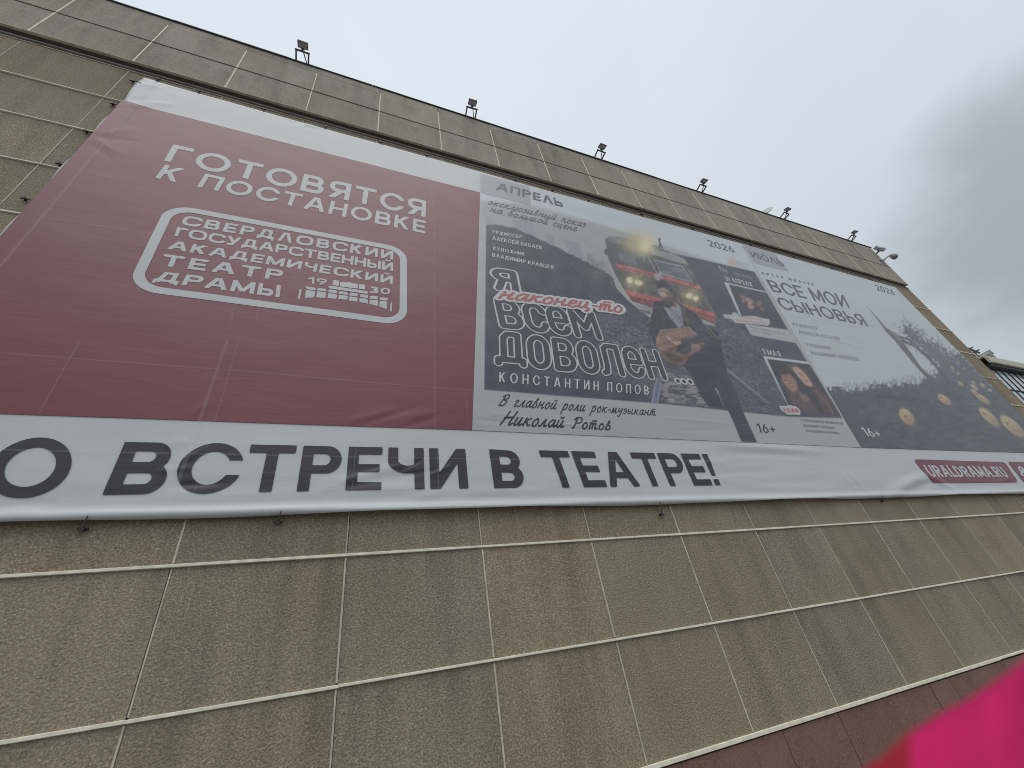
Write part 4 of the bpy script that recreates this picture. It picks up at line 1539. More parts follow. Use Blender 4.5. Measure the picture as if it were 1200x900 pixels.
p.poly([D(*q) for q in [(160, 205), (190, 150), (290, 142), (372, 128), (432, 178), (392, 210), (400, 236), (448, 246), (464, 288), (420, 306), (382, 330), (352, 374), (318, 388), (240, 362), (192, 318), (168, 262)]], GT, 1.4)
p.poly([D(*q) for q in [(200, 160), (300, 150), (372, 138), (420, 176), (340, 200), (250, 190)]], (156, 124, 108), 3.5)
p.poly([D(*q) for q in [(455, 238), (480, 232), (505, 290), (496, 308), (462, 270)]], (128, 84, 76), 1.5)
p.poly([D(*q) for q in [(200, 290), (300, 310), (360, 330), (330, 372), (250, 352)]], (108, 86, 80), 5)
p.poly([D(*q) for q in [(228, 178), (272, 205), (318, 236), (310, 252), (262, 232), (226, 200)]], (186, 156, 144), 1.5)
p.line([D(232, 184), D(312, 246)], 0.8, (110, 84, 78), .8)
p.poly([D(*q) for q in [(326, 206), (388, 206), (470, 168), (520, 140), (580, 170), (560, 220), (470, 230), (392, 240), (396, 280), (360, 312), (290, 296), (310, 250), (330, 246)]], (70, 70, 80), 2)
p.line([D(512, 140), D(552, 190), D(580, 230)], 1.6, (150, 132, 104), .6)
p.line([D(490, 150), D(560, 215)], 0.9, (170, 150, 120), .5)
p.poly([D(*q) for q in [(340, 385), (400, 320), (470, 270), (520, 200), (580, 210), (600, 290), (628, 420), (610, 520), (560, 525), (600, 600), (618, 662), (505, 658), (445, 570), (400, 455)]], (70, 71, 82), 1.5)
p.poly([D(*q) for q in [(540, 400), (600, 390), (650, 480), (690, 560), (730, 680), (758, 740), (828, 893), (724, 889), (664, 742), (625, 660), (585, 570), (550, 500)]], (74, 75, 87), 1.3)
p.line([D(552, 534), D(575, 580), D(604, 652)], 1.2, (150, 138, 134), .75)
p.line([D(556, 540), D(572, 566)], 1.6, (180, 172, 165), .7)
p.line([D(280, 375), D(500, 372), D(600, 395)], 0.8, (98, 92, 96), .7)
for k in range(5):
    p.line([D(670 + 14 * k, 730 + 26 * k), D(730 + 14 * k, 712 + 30 * k)], 0.9, (92, 93, 108), .8)
for k in range(5):
    p.line([D(590 + 12 * k, 440 + 26 * k), D(640 + 12 * k, 470 + 28 * k)], 0.9, (96, 97, 110), .5)
# shading of the printed figure: hair texture, cheek light, sleeve folds, guitar rim and strings
hx, hy = C(500, 470)
hm = np.clip(0.5 - sd_poly(gx, gy, [C(*q) for q in [(444, 500), (444, 460), (470, 438), (515, 446), (556, 480), (584, 545), (560, 560), (500, 500), (462, 500)]]) / 1.5, 0, 1)
p.blend(hm * np.clip((fbm(gx * .8, gy * .5, 131, 3) - .45) * 4, 0, 1) * .6, (96, 90, 92))
p.poly([C(*q) for q in [(464, 515), (492, 504), (505, 540), (490, 566), (468, 545)]], (186, 156, 140), 3.0, .7)
p.line([C(472, 521), C(500, 520)], 0.9, (80, 66, 64), .8)
p.line([C(514, 530), C(548, 541)], 0.9, (80, 66, 64), .8)
for q in [[(430, 640), (445, 720), (440, 800)], [(640, 660), (720, 760), (800, 880)], [(700, 700), (770, 790), (830, 900)], [(480, 660), (500, 760), (520, 880)], [(600, 700), (680, 830), (740, 960)]]:
    p.line([C(*k) for k in q], 1.6, (96, 96, 108), .55, 2.0)
for q in [[(350, 214), (430, 196), (510, 158)], [(380, 232), (470, 214), (550, 186)], [(320, 262), (370, 290), (380, 300)]]:
    p.line([D(*k) for k in q], 1.4, (98, 98, 110), .6, 2.0)
p.line([D(*k) for k in [(166, 262), (168, 215), (192, 152), (292, 144), (372, 130), (430, 178)]], 0.9, (188, 158, 136), .7)
p.line([D(*k) for k in [(462, 290), (418, 306), (380, 330), (350, 374), (318, 388), (240, 362)]], 1.0, (96, 78, 72), .8)
p.ell(*D(352, 238), 4.0, 3.4, 30, (86, 74, 74), 1.4, .85)
for k in range(3):
    p.line([D(262 + 4 * k, 300 + 7 * k), D(470 + 4 * k, 226 + 7 * k)], 0.4, (178, 164, 150), .45)
gm2 = np.clip(0.5 - sd_poly(gx, gy, [D(*q) for q in [(160, 205), (290, 142), (432, 178), (464, 288), (382, 330), (318, 388), (192, 318)]]) / 2, 0, 1)
p.c = p.c * (1 + (gm2 * (fbm(gx * .12 + gy * .3, gy * .12, 141, 3) - .55) * .45)[:, None])
# worn paint, shadowed doors and lit edges on the tram
tm = np.clip(0.5 - sd_poly(gx, gy, [C(*q) for q in [(85, 280), (330, 300), (700, 350), (892, 700), (720, 745), (262, 602)]]) / 2, 0, 1)
p.c = p.c * (1 + (tm * (fbm(gx * .25, gy * .25, 151, 4) - .5) * .40)[:, None])
p.line([C(160, 345), C(195, 500)], 0.7, (70, 70, 74), .7)
p.line([C(570, 450), C(640, 620)], 0.7, (70, 70, 74), .7)
p.line([C(770, 520), C(880, 690)], 1.2, (136, 130, 122), .6)
p.line([C(190, 350), C(440, 412)], 0.7, (66, 64, 68), .7)
p.line([C(500, 430), C(780, 520)], 0.7, (66, 64, 68), .7)
for k in range(5):
    p.line([C(170 + 30 * k, 300 + 9 * k), C(178 + 30 * k, 325 + 9 * k)], 0.6, (120, 124, 130), .5)
# inset pictures
p.poly([(838, 310), (884, 320), (895.5, 340.5), (850, 330)], (78, 80, 93), 1.0)
p.glow(*F8(130, 60), 4.5, (206, 150, 120), .7)
for k in range(4):
    p.line([F8(165, 48 + 15 * k), F8(275, 74 + 15 * k)], 0.8, (140, 144, 148), .7)
p.poly([F8(62, 230), F8(430, 312), F8(440, 326), F8(105, 252), F8(215, 520), F8(205, 540)], (186, 192, 194), 1.0)
p.poly([F8(105, 254), F8(432, 326), F8(622, 648), F8(240, 598), F8(215, 520)], (80, 78, 90), 1.0)
for q, c in [((225, 360, 30, 15), (150, 112, 100)), ((232, 392, 14, 20), (158, 116, 100)), ((285, 395, 42, 22), (172, 130, 112)), ((298, 440, 34, 26), (186, 144, 124)), ((370, 420, 22, 28), (158, 118, 104)), ((350, 400, 14, 26), (92, 74, 74)), ((400, 470, 20, 9), (160, 120, 104)), ((262, 432, 12, 10), (90, 70, 70)), ((310, 430, 10, 8), (96, 72, 70))]:
    p.ell(*F8(q[0], q[1]), q[2] / 7.5, q[3] / 7.5, 35, c, 1.8, .9)
p.poly([F8(240, 596), F8(626, 650), F8(698, 768), F8(302, 696)], (172, 178, 178), 1.0)
for k, (a, b) in enumerate([((292, 626), (604, 690)), ((304, 656), (490, 696))]):
    q0, q1 = F8(*a), F8(*b)
    n = 26 if k == 0 else 15
    for i in range(n):
        s = i / n
        xx, yv = q0[0] + (q1[0] - q0[0]) * s, q0[1] + (q1[1] - q0[1]) * s
        if i % 8 != 7:
            p.line([(xx, yv - .7), (xx + .5, yv + .8)], 0.7, (118, 120, 126), .8)
p.poly([F8(*q) for q in [(52, 515), (130, 520), (140, 496), (170, 500), (200, 528), (330, 528), (410, 548), (462, 556), (468, 590), (450, 614), (300, 598), (160, 590), (130, 556), (70, 548)]], (184, 186, 188), 1.2)
for a, b in [((72, 522), (120, 540)), ((205, 535), (395, 560)), ((165, 565), (440, 594))]:
    q0, q1 = F8(*a), F8(*b)
    n = int((q1[0] - q0[0]) / 1.5)
    p.line([(q0[0] + (q1[0] - q0[0]) * i / n, q0[1] + (q1[1] - q0[1]) * i / n + (0.9 if i % 2 else -0.9)) for i in range(n + 1)], 0.8, (190, 110, 108), .8)
for i in range(3):
    p.line([F8(18 + 28 * i, 92 + 14 * i), F8(32 + 28 * i, 122 + 12 * i)], 1.0, (176, 180, 184), .9)
for i in range(12):
    if i != 4:
        p.line([F8(150 + 14 * i, 142 + 4.0 * i), F8(156 + 14 * i, 162 + 3.6 * i)], 0.8, (150, 154, 160), .8)
# second inset: two people, heads together
p.poly([E(100, 130), E(495, 180), E(515, 206), E(145, 158), E(348, 572), E(325, 572)], (186, 192, 194), 1.0)
p.poly([E(138, 156), E(516, 206), E(782, 656), E(346, 604), E(330, 572)], (72, 70, 80), 1.0)
p.poly([E(*q) for q in [(240, 232), (290, 240), (340, 285), (390, 350), (415, 430), (440, 460), (480, 470), (560, 560), (600, 636), (460, 622), (370, 570), (330, 470), (270, 360)]], (104, 88, 88), 3)
p.poly([E(*q) for q in [(258, 285), (330, 284), (392, 352), (408, 424), (372, 452), (318, 410), (276, 350)]], (164, 122, 108), 2)
p.poly([E(*q) for q in [(236, 232), (290, 236), (344, 286), (300, 292), (262, 292)]], (86, 70, 68), 1.5)
p.poly([E(*q) for q in [(310, 200), (380, 200), (450, 250), (520, 330), (560, 380), (620, 450), (690, 520), (760, 640), (640, 640), (580, 520), (540, 430), (450, 330), (400, 300)]], (98, 80, 80), 3)
p.poly([E(*q) for q in [(346, 228), (402, 222), (474, 284), (542, 384), (522, 406), (470, 384), (404, 304)]], (186, 146, 130), 2)
p.poly([E(*q) for q in [(306, 205), (352, 196), (402, 214), (360, 226), (350, 262)]], (110, 94, 88), 1.5)
for a, b in [((286, 342), (312, 348)), ((330, 372), (354, 370)), ((412, 286), (446, 284)), ((432, 300), (452, 306))]:
    p.line([E(*a), E(*b)], 0.8, (84, 60, 58), .9)
p.line([E(350, 408), E(380, 402)], 0.8, (120, 76, 72), .9)
p.line([E(470, 352), E(498, 350)], 0.8, (130, 82, 76), .9)
p.poly([E(*q) for q in [(420, 450), (480, 470), (520, 520), (470, 540), (430, 500)]], (140, 120, 116), 3, .8)
p.line([E(560, 440), E(680, 560), E(720, 640)], 2.0, (132, 106, 98), .6)
lum = p.c.mean(1)
m_ = np.clip((168 - lum) / 30, 0, 1)
gr3 = (fbm(gx * .9, gy * .9, 91, 3) - .5) * .22 + (fbm(gx * .08, gy * .10, 95, 3) - .5) * .26
p.c = p.c * (1 + (m_ * gr3)[:, None])
april = p.build('april_poster', 1, banner)

ink = Ink()
ink.poly([(564.2, 204.2), (621.5, 219.6), (621.5, 241.0), (563.4, 226.4)], 2, 0.1)
ink.build('month_tab', C_LILAC, april)
ink = Ink()
ink.text('АПРЕЛЬ', [(583.3, 214.2), (657.3, 234.0), (660.3, 243.2), (580.8, 222.4)], w=0.21, h=0.18, S=1.05, track=0.16, layer=3)
ink.text('2026', [(827.3, 280.6), (857.8, 289.2), (861.6, 296.8), (831.5, 288.6)], w=0.17, h=0.15, S=1.1, track=0.16)
ink.build('month_lettering', C_INK2, april)
ink = Ink()
ink_script(ink, 'эксклюзивный показ', [(572.4, 235.4), (687.0, 262.6), (686.0, 267.0), (571.4, 239.2)], w=0.20, space=0.9, track=0.08)
ink_script(ink, 'на большой сцене', [(574.6, 244.0), (676.8, 267.4), (676.0, 271.7), (573.8, 248.0)], w=0.20, space=0.9, track=0.10)
ink.build('premiere_lettering', C_INK2, april)
ink = Ink()
kw = dict(w=0.17, h=0.15, S=0.82, track=0.16, layer=2)
ink.text('РЕЖИССЕР', [(577, 270.3), (611.9, 276.8), (611.4, 280.6), (577, 274.2)], **kw)
ink.text('АЛЕКСЕЙ БАБАЕВ', [(576.7, 277.6), (634.8, 288.8), (634.3, 293), (576.7, 281.8)], **kw)
ink.text('ХУДОЖНИК', [(577, 289.4), (615, 296.6), (614.6, 300.6), (577, 293.2)], **kw)
ink.text('ВЛАДИМИР КРАВЦЕВ', [(576.5, 297.3), (648.9, 311.9), (648.2, 316), (576.5, 301.6)], **kw)
ink.text('КОНСТАНТИН ПОПОВ', [(585, 436.6), (759.6, 452.6), (760.0, 463.2), (584.6, 448.0)], w=0.12, h=0.105, S=0.60, track=0.36, layer=2, space=0.7)
ink.text('30 АПРЕЛЯ', [(847.2, 323.6), (879, 330.8), (882, 336.4), (850.2, 329.2)], w=0.16, h=0.14, S=0.8, track=0.14)
ink.text('1 МАЯ', [(892.2, 408.9), (912.6, 412.0), (915.8, 418.6), (895, 415.4)], w=0.15, h=0.13, S=0.8, track=0.16)
ink.build('credits_lettering', C_OUT, april)

# big outlined title
TITLE = {
    'Я': (.62, [[(.55, -.0), (.55, 1.0), (.28, 1.0)], arc(.28, .76, .22, .24, 90, 270, 8), [(.28, .52), (.55, .52)], [(.24, .52), (.10, .0)]]),
    'В': (.66, [[(.10, .0), (.10, 1.0), (.34, 1.0)], arc(.34, .76, .20, .24, 90, -90, 8), [(.10, .52), (.36, .52)], arc(.36, .26, .22, .26, 90, -90, 8), [(.10, .0), (.36, .0)]]),
    'С': (.62, [arc(.34, .70, .24, .30, 10, 180, 8), [(.10, .70), (.10, .30)], arc(.34, .30, .24, .30, 180, 350, 8)]),
    'Е': (.64, [[(.10, .50), (.56, .50)], arc(.33, .70, .23, .30, -10, 180, 8), [(.10, .70), (.10, .30)], arc(.33, .30, .23, .30, 180, 345, 8)]),
    'М': (.86, [[(.10, .0), (.10, 1.0), (.42, .34), (.76, 1.0), (.76, .0)]]),
    'Д': (.76, [[(.12, .12), (.20, .12), (.20, .86), (.30, 1.0), (.58, 1.0), (.58, .12)], [(.06, .0), (.06, .12), (.70, .12), (.70, .0)]]),
    'О': (.66, [arc(.33, .70, .23, .30, 0, 180, 10), [(.10, .70), (.10, .30)], arc(.33, .30, .23, .30, 180, 360, 10), [(.56, .30), (.56, .70)]]),
    'Л': (.70, [[(.06, .0), (.14, .04), (.18, .3), (.18, .9), (.28, 1.0), (.60, 1.0), (.60, .0)]]),
    'Н': (.66, [[(.10, .0), (.10, 1.0)], [(.56, .0), (.56, 1.0)], [(.10, .50), (.56, .50)]]),
}


def title(word, quad, w, t, track, outer, inner, cut=None):
    strokes, x = [], 0.0
    for ch in word:
        W, st = TITLE[ch]
        for q in st:
            strokes.append([(a + x, b) for a, b in q])
        x += W + track
    W = x - track
    res = 0.022
    us = np.arange(-.3, W + .3, res)
    vs = np.arange(-.3, 1.3, res)
    U, Vv = np.meshgrid(us, vs)
    Fs = np.full_like(U, BIG)
    for q in strokes:
        Fs = np.minimum(Fs, f_path(U, Vv, q, w, True))
    mp = quad_map(quad)
    outer.add_field(Fs - t, us, vs, W, mp, 2)
    inner.add_field(Fs, us, vs, W, mp, 3)
    outer.mark()
    inner.mark()


out, inn = Ink(), Ink()
title('Я', [(576.5, 316.0), (603.2, 320.6), (607.4, 342.0), (580.0, 338.0)], 0.19, 0.06, 0, out, inn)
title('ВСЕМ', [(578.5, 352.0), (696.0, 368.4), (705.8, 396.6), (585.0, 381.6)], 0.175, 0.043, 0.05, out, inn)
title('ДОВОЛЕН', [(580.5, 390.4), (770.8, 413.2), (781.8, 443.6), (581.0, 425.2)], 0.165, 0.040, 0.06, out, inn)
for cx, cy in [(794, 446.6), (801.2, 447.2), (808.4, 447.8)]:
    c0 = P(cx, cy)
    rr = np.linalg.norm(P(cx + 3.6, cy) - c0)
    us = np.arange(-rr * 1.3, rr * 1.3, rr / 6)
    U, Vv = np.meshgrid(us, us)
    mp = lambda s, t, c0=c0: np.stack([c0[0] + s, c0[1] + t], 1)
    out.add_field(np.hypot(U, Vv) - rr, us, us, 1.0, mp, 2)
    inn.add_field(np.hypot(U, Vv) - rr * .55, us, us, 1.0, mp, 3)
    out.mark()
    inn.mark()
out.build('title_outline', C_OUT, april)
inn.build('title_fill', C_INK3, april)
Fs, us, vs, W = script_field('наконец-то', 0.23, slant=0.28, res=0.045, track=0.02)
q = [(584.8, 342.2), (727.4, 359.4), (730.4, 367.0), (583.6, 350.0)]
ob = Ink()
ob.add_field(Fs - 0.26, us, vs, W, quad_map(q), 4)
ob.mark()
q2 = [(912.5, 477.6), (934.5, 478.6), (937.6, 484.6), (916.5, 484.0)]
us2 = np.arange(-0.5, 5.2, 0.06)
vs2 = np.arange(-0.5, 1.6, 0.06)
U, Vv = np.meshgrid(us2, vs2)
Ft = np.full_like(U, BIG)
x = 0.5
for ch in 'ЧАЙФ':
    Wg, fn = glyph(ch, .2, .17, .9)
    Ft = np.minimum(Ft, fn(U - x, Vv))
    x += Wg + .14
ob.add_field(Ft - 0.30, us2, vs2, x, quad_map(q2), 2)
ob.build('script_halo', C_OUT, april)
rs = Ink()
rs.add_field(Fs, us, vs, W, quad_map(q), 5)
rs.mark()
rs.add_field(Ft, us2, vs2, x, quad_map(q2), 3)
rs.build('red_script', C_SCRIPT, april)
ink = Ink()
ink_script(ink, 'В главной роли рок-музыкант', [(586.6, 467.8), (768.0, 482.2), (768.4, 487.4), (584.0, 475.6)], w=0.19, space=1.0, track=0.10)
ink_script(ink, 'Николай Ротов', [(588.6, 488.4), (715.6, 497.4), (716.6, 504.2), (585.4, 497.8)], w=0.21, space=1.0, track=0.08)
ink.text('16+', [(885.2, 496.2), (905.6, 497.6), (909.4, 508.2), (888.4, 507)], w=0.13, h=0.11, S=0.9, track=0.18)
kw = dict(w=0.17, h=0.15, S=0.72, track=0.18)
ink.build('cast_lettering', C_INK, april)
ink = Ink()
ink.text('С УЧАСТИЕМ РОК-МУЗЫКАНТОВ', [(937.2, 491.0), (986.6, 495.2), (988, 498.0), (938.6, 494.0)], **kw)
ink.text('ВЛАДИМИРА ШАХРИНА', [(940.2, 497.2), (976.6, 500.4), (978, 503.2), (941.8, 500.2)], **kw)
ink.text('И ВЛАДИМИРА БЕГУНОВА', [(943.4, 503.4), (982.0, 506.4), (983.6, 509.2), (945, 506.4)], **kw)
ink.build('guest_lettering', C_GREY, april)

# ------------------------------------------------------------------ July poster
j1 = P(1047, 336)
xr = BX1 - 0.01


def inv(X, Z, y=BAN_Y):
    v = np.array([X, y, Z - CAM_H])
    d = v @ CW
    return (600 + FPX * (v @ CR) / d, 450 - FPX * (v @ CU) / d)


jTR, jBR = inv(xr, BZ1 - 0.04), inv(xr, 5.16)
p = Print([(868.4, 285.6), jTR, jBR, (1008.6, 524.7)], 1.15)


def G(x, y):
    return (1000 + x / 6.0, 380 + y / 6.0)


p.fill((184, 192, 197))
p.poly([(868, 285), jTR, (1100, 380), (905, 345)], (190, 199, 206), 30, .8)
gxx, gyy = p.x, p.y
GC = (88, 91, 101)
tex = lambda x, y: (fbm(x * .5, y * .35, 61, 3) - .5) * 16
p.poly([(930, 446), (990, 457), G(0, 470), G(100, 448), G(200, 432), G(300, 425), G(430, 418), G(480, 402), G(520, 372), G(560, 380), G(640, 260), G(760, 210), G(880, 330), G(980, 430), G(1250, 640), (1260, 580), (960, 580)], GC, 2.5, tex=tex)
for k in range(90):        # grass stems against the pale field
    xx = random.uniform(978, 1088)
    y0 = np.interp(xx, [976, 1016, 1050, 1080, 1090], [458, 456, 451, 446, 440])
    L = random.uniform(3, 10)
    s = random.uniform(-5, 5)
    p.line([(xx, y0 + 3), (xx + s * .4, y0 - L * .5), (xx + s, y0 - L)], 0.5, (104, 108, 118), random.uniform(.35, .8))
nn = fbm(gxx * .12, gyy * .3, 71, 4)
gmask = np.clip(0.5 - sd_poly(gxx, gyy, [G(0, 480), G(480, 430), G(700, 330), G(980, 450), G(1250, 660), (1270, 560), (1012, 540)]) / 6, 0, 1)
p.blend(gmask * np.clip((nn - .5) * 4, 0, 1) * .45, (112, 112, 120))
p.blend(gmask * np.clip((.46 - nn) * 5, 0, 1) * .4, (70, 72, 84))
p.poly([G(120, 498), G(260, 505), G(440, 525), G(430, 538), G(250, 528)], (62, 64, 76), 4, .8)
for k in range(70):
    xx, y0 = random.uniform(1010, 1200), random.uniform(470, 524)
    a = random.uniform(-.9, .9)
    L = random.uniform(4, 16)
    p.line([(xx, y0), (xx + L * math.cos(a) * .8, y0 + L * math.sin(a))], 0.45, random.choice([(136, 134, 134), (122, 124, 130), (64, 66, 78)]), random.uniform(.25, .6))
# broken trunk and its crown
p.poly([(1016, 360), (1029, 374), G(228, 25), G(262, 45), G(330, 85), G(372, 122), G(365, 135), G(345, 118), G(420, 225), G(470, 300), G(560, 385), G(520, 388), G(440, 300), G(370, 215), G(300, 130), G(225, 48), (1034, 383)], (104, 102, 108), 1.2)
p.poly([G(250, 50), G(310, 100), G(350, 140), G(330, 110), G(362, 128), G(300, 66)], (158, 140, 128), 1.5, .8)
leaf = lambda x, y: (fbm(x * .55, y * .55, 83, 3) - .5) * 22
for q in [[G(340, 12), G(400, 10), G(450, 60), G(420, 130), G(380, 100), G(350, 60)], [G(380, 90), G(470, 90), G(600, 145), G(690, 205), G(800, 290), G(900, 360), G(980, 440), G(700, 420), G(560, 390), G(600, 300), G(520, 240), G(440, 160)]]:
    p.poly(q, (98, 100, 111), 4.5, .9, tex=leaf)
p.line([G(345, 118), G(430, 150), G(520, 230), G(600, 320), G(680, 420)], 3.2, (88, 88, 98), .9)
p.line([G(330, 90), G(400, 110), G(450, 160)], 2.2, (96, 96, 104), .9)
for k in range(260):
    a = random.random()
    x0 = 345 + 560 * a + random.gauss(0, 40)
    y0 = 40 + 330 * a + random.gauss(-10, 42)
    p.ell(*G(x0, y0), random.uniform(.5, 1.4), random.uniform(.4, .9), random.uniform(0, 180), random.choice([(96, 98, 110), (84, 86, 98), (118, 120, 128)]), 1.0, .7)
# fruit in the grass
def fruit(cx, cy, rx, ry, ang):
    x0, y0 = G(cx, cy)
    rx, ry = rx / 6, ry / 6
    p.ell(x0, y0, rx, ry, ang, (184, 160, 120), 1.2)
    ca, sa = math.cos(math.radians(ang)), math.sin(math.radians(ang))
    p.ell(x0 + ca * rx * .45 - sa * ry * .1, y0 + sa * rx * .45 + ca * ry * .1, rx * .5, ry * .7, ang, (160, 126, 106), ry * 1.2, .8)
    p.ell(x0 - ca * rx * .3 - sa * ry * -.4, y0 - sa * rx * .3 + ca * ry * -.4, rx * .4, ry * .35, ang, (200, 180, 142), ry, .7)
    q_ = random.uniform(-.55, -.1)
    p.ell(x0 + ca * rx * q_, y0 + sa * rx * q_ + ry * .2, rx * .13, ry * .2, ang, (108, 96, 90), 1.2, .8)


for q in [(372, 650, 68, 40, 48), (636, 530, 54, 24, 36), (950, 652, 90, 30, 42), (1112, 716, 104, 38, 40), (908, 526, 56, 18, 33), (850, 482, 32, 12, 36), (848, 446, 32, 12, 36), (752, 420, 22, 10, 40), (905, 430, 20, 9, 35), (840, 412, 16, 8, 35), (735, 348, 12, 7, 30), (692, 305, 14, 8, 30), (700, 330, 9, 6, 30), (735, 272, 10, 6, 30), (958, 466, 14, 8, 30), (780, 310, 8, 5, 30)]:
    fruit(*q)
july = p.build('july_poster', 1, banner)
ink = Ink()
ink.poly([(869.3, 286.4), (907.0, 296.6), (924.0, 318.6), (884.4, 309.0)], 2, 0.1)
ink.build('month_tab', C_LILAC, july)
ink = Ink()
ink.text('ИЮЛЬ', [(877.2, 293.8), (914.8, 304.6), (919.8, 313.0), (882.0, 301.8)], w=0.16, h=0.14, S=1.0, track=0.16, layer=3)
ink.text('2026', [(1023.6, 333.2), (1046.0, 339.4), (1049.0, 346.8), (1028.0, 340.6)], w=0.17, h=0.15, S=1.0, track=0.14)
ink.build('month_lettering', C_INK2, july)
ink = Ink()
ink.text('АРТУР МИЛЛЕР', [(891.4, 318.4), (952.6, 332.2), (954.0, 335.4), (892.8, 321.4)], w=0.16, h=0.14, S=0.75, track=0.62, space=0.9)
ink.text('ВСЕ МОИ', [(896.8, 327.2), (987.8, 346.0), (996.0, 361.6), (905.6, 341.6)], w=0.165, h=0.14, S=0.92, track=0.13)
ink.text('СЫНОВЬЯ', [(907.6, 347.6), (1008.2, 369.0), (1017.6, 382.8), (915.6, 361.8)], w=0.165, h=0.14, S=0.92, track=0.13)
kw = dict(w=0.105, h=0.10, S=0.72, track=0.34, space=0.7)
ink.text('РЕЖИССЕР', [(928.0, 378.2), (956.8, 383.4), (958.6, 387.0), (929.6, 382.0)], **kw)
ink.text('АЛЕКСЕЙ ЛОГАЧЕВ', [(935.0, 387.0), (982.0, 395.0), (984.2, 399.2), (936.8, 391.2)], **kw)
ink.text('ХУДОЖНИК', [(942.8, 402.0), (972.4, 406.4), (974.6, 410.2), (945.4, 406.0)], **kw)
ink.text('ВЛАДИМИР КРАВЦЕВ', [(948.8, 411.0), (1003.8, 418.4), (1006.8, 423.4), (951.2, 415.6)], **kw)
ink.build('play_lettering', C_INK2, july)
ink = Ink()
ink.text('16+', [(1007.0, 500.6), (1026.6, 503.6), (1033.6, 513.4), (1014.4, 511.4)], w=0.15, h=0.13, S=0.85, track=0.14)
ink.build('age_lettering', C_OUT, july)

# ------------------------------------------------------------------ weld seams, ties and wall anchors
def seam(pts, w, layer=6):
    sv, sf = [], []
    q = [P(*a) if len(a) == 2 else np.array(a[:2]) for a in pts]
    n = int(np.linalg.norm(q[-1] - q[0]) / 0.12) + 2
    t = np.linspace(0, 1, n)
    tt = np.linspace(0, 1, len(q))
    X = np.interp(t, tt, [a[0] for a in q])
    Z = np.interp(t, tt, [a[1] for a in q])
    d = q[-1] - q[0]
    nrm = np.array([-d[1], d[0]]) / np.linalg.norm(d) * w / 2
    o = len(sv)
    for x, z in zip(X, Z):
        for s in (-1, 1):
            a, b = x + nrm[0] * s, z + nrm[1] * s
            sv.append((a, float(on_cloth(np.array([a]), np.array([b]), layer)[0]), b))
    for i in range(n - 1):
        sf.append([o + 2 * i, o + 2 * i + 1, o + 2 * i + 3, o + 2 * i + 2])
    mesh_from('weld_seam', sv, sf, C_SEAM, banner, True)


for a, b, w in [((267, 400), (196, 604), .045), ((280, 400), (221, 603), .012), ((95, 400), (46, 487), .012), ((496, 181), (509, 250), .04), ((509, 250), (509, 505), .014), ((511, 505), (515, 598), .016),
                ((419, 500), (410, 602), .012), ((545, 460), (548, 503), .012), ((340, 142), (300, 380), .014), ((372, 153), (345, 330), .012), ((268, 390), (280, 340), .014), ((438, 175), (434, 270), .010), ((640, 468), (656, 505), .010),
                ((0, 415), (300, 437), .014), ((300, 437), (553, 459), .014), ((0, 528), (300, 534), .020), ((300, 534), (640, 540), .020), ((640, 540), (860, 541), .016), ((30, 253), (160, 272), .014), ((77, 200), (140, 210), .012),
                ((160, 272), (500, 330), .010), ((724, 573), (729, 591), .02), ((722, 560), (706, 500), .010), ((860, 545), (882, 580), .02), ((982, 552), (1000, 576), .016), ((567, 378), (640, 384), .010), ((848, 530), (862, 548), .01)]:
    seam([a, b], w)
# stitched hem line down the left edge
seam([(BX0 + 0.26, 13.9, 0), (BX0 + 0.26, 5.1, 0)], .03)

hook_proto = None
cords = []


def add_hook(px, py, tx, tz):
    """iron anchor in the wall and the cord that ties the banner to it"""
    X, Z = P(px, py, WALL_Y - 0.03)
    mb = MB()
    mb.tube([(X, WALL_Y + 0.02, Z), (X, WALL_Y - 0.05, Z)], 0.016, 8)
    mb.tube([(X, WALL_Y - 0.05, Z), (X, WALL_Y - 0.06, Z)], 0.030, 10)
    mb.tube([(X - 0.05, WALL_Y - 0.03, Z), (X + 0.05, WALL_Y - 0.03, Z)], 0.012, 6)
    mb.build('wall_anchor', HOOK, theatre)
    yb = float(on_cloth(np.array([tx]), np.array([tz]), 0)[0])
    MB().tube([(X, WALL_Y - 0.045, Z), ((X + tx) / 2, (WALL_Y + yb) / 2 - 0.03, (Z + tz) / 2 - 0.01), (tx, yb - 0.004, tz)], 0.007, 6).build('tie_cord', CORD, banner)


for h in HOOKS_B:
    X, Z = P(*h)
    add_hook(*h, X + 0.02, BZ0 + 0.03)
for h in HOOKS_L:
    X, Z = P(*h)
    add_hook(*h, max(X, BX0) + 0.10 if X > BX0 else BX0 + 0.06, Z - 0.03)
for h in HOOKS_T:
    X, Z = P(*h)
    add_hook(h[0], h[1], X + 0.02, BZ1 - 0.03)

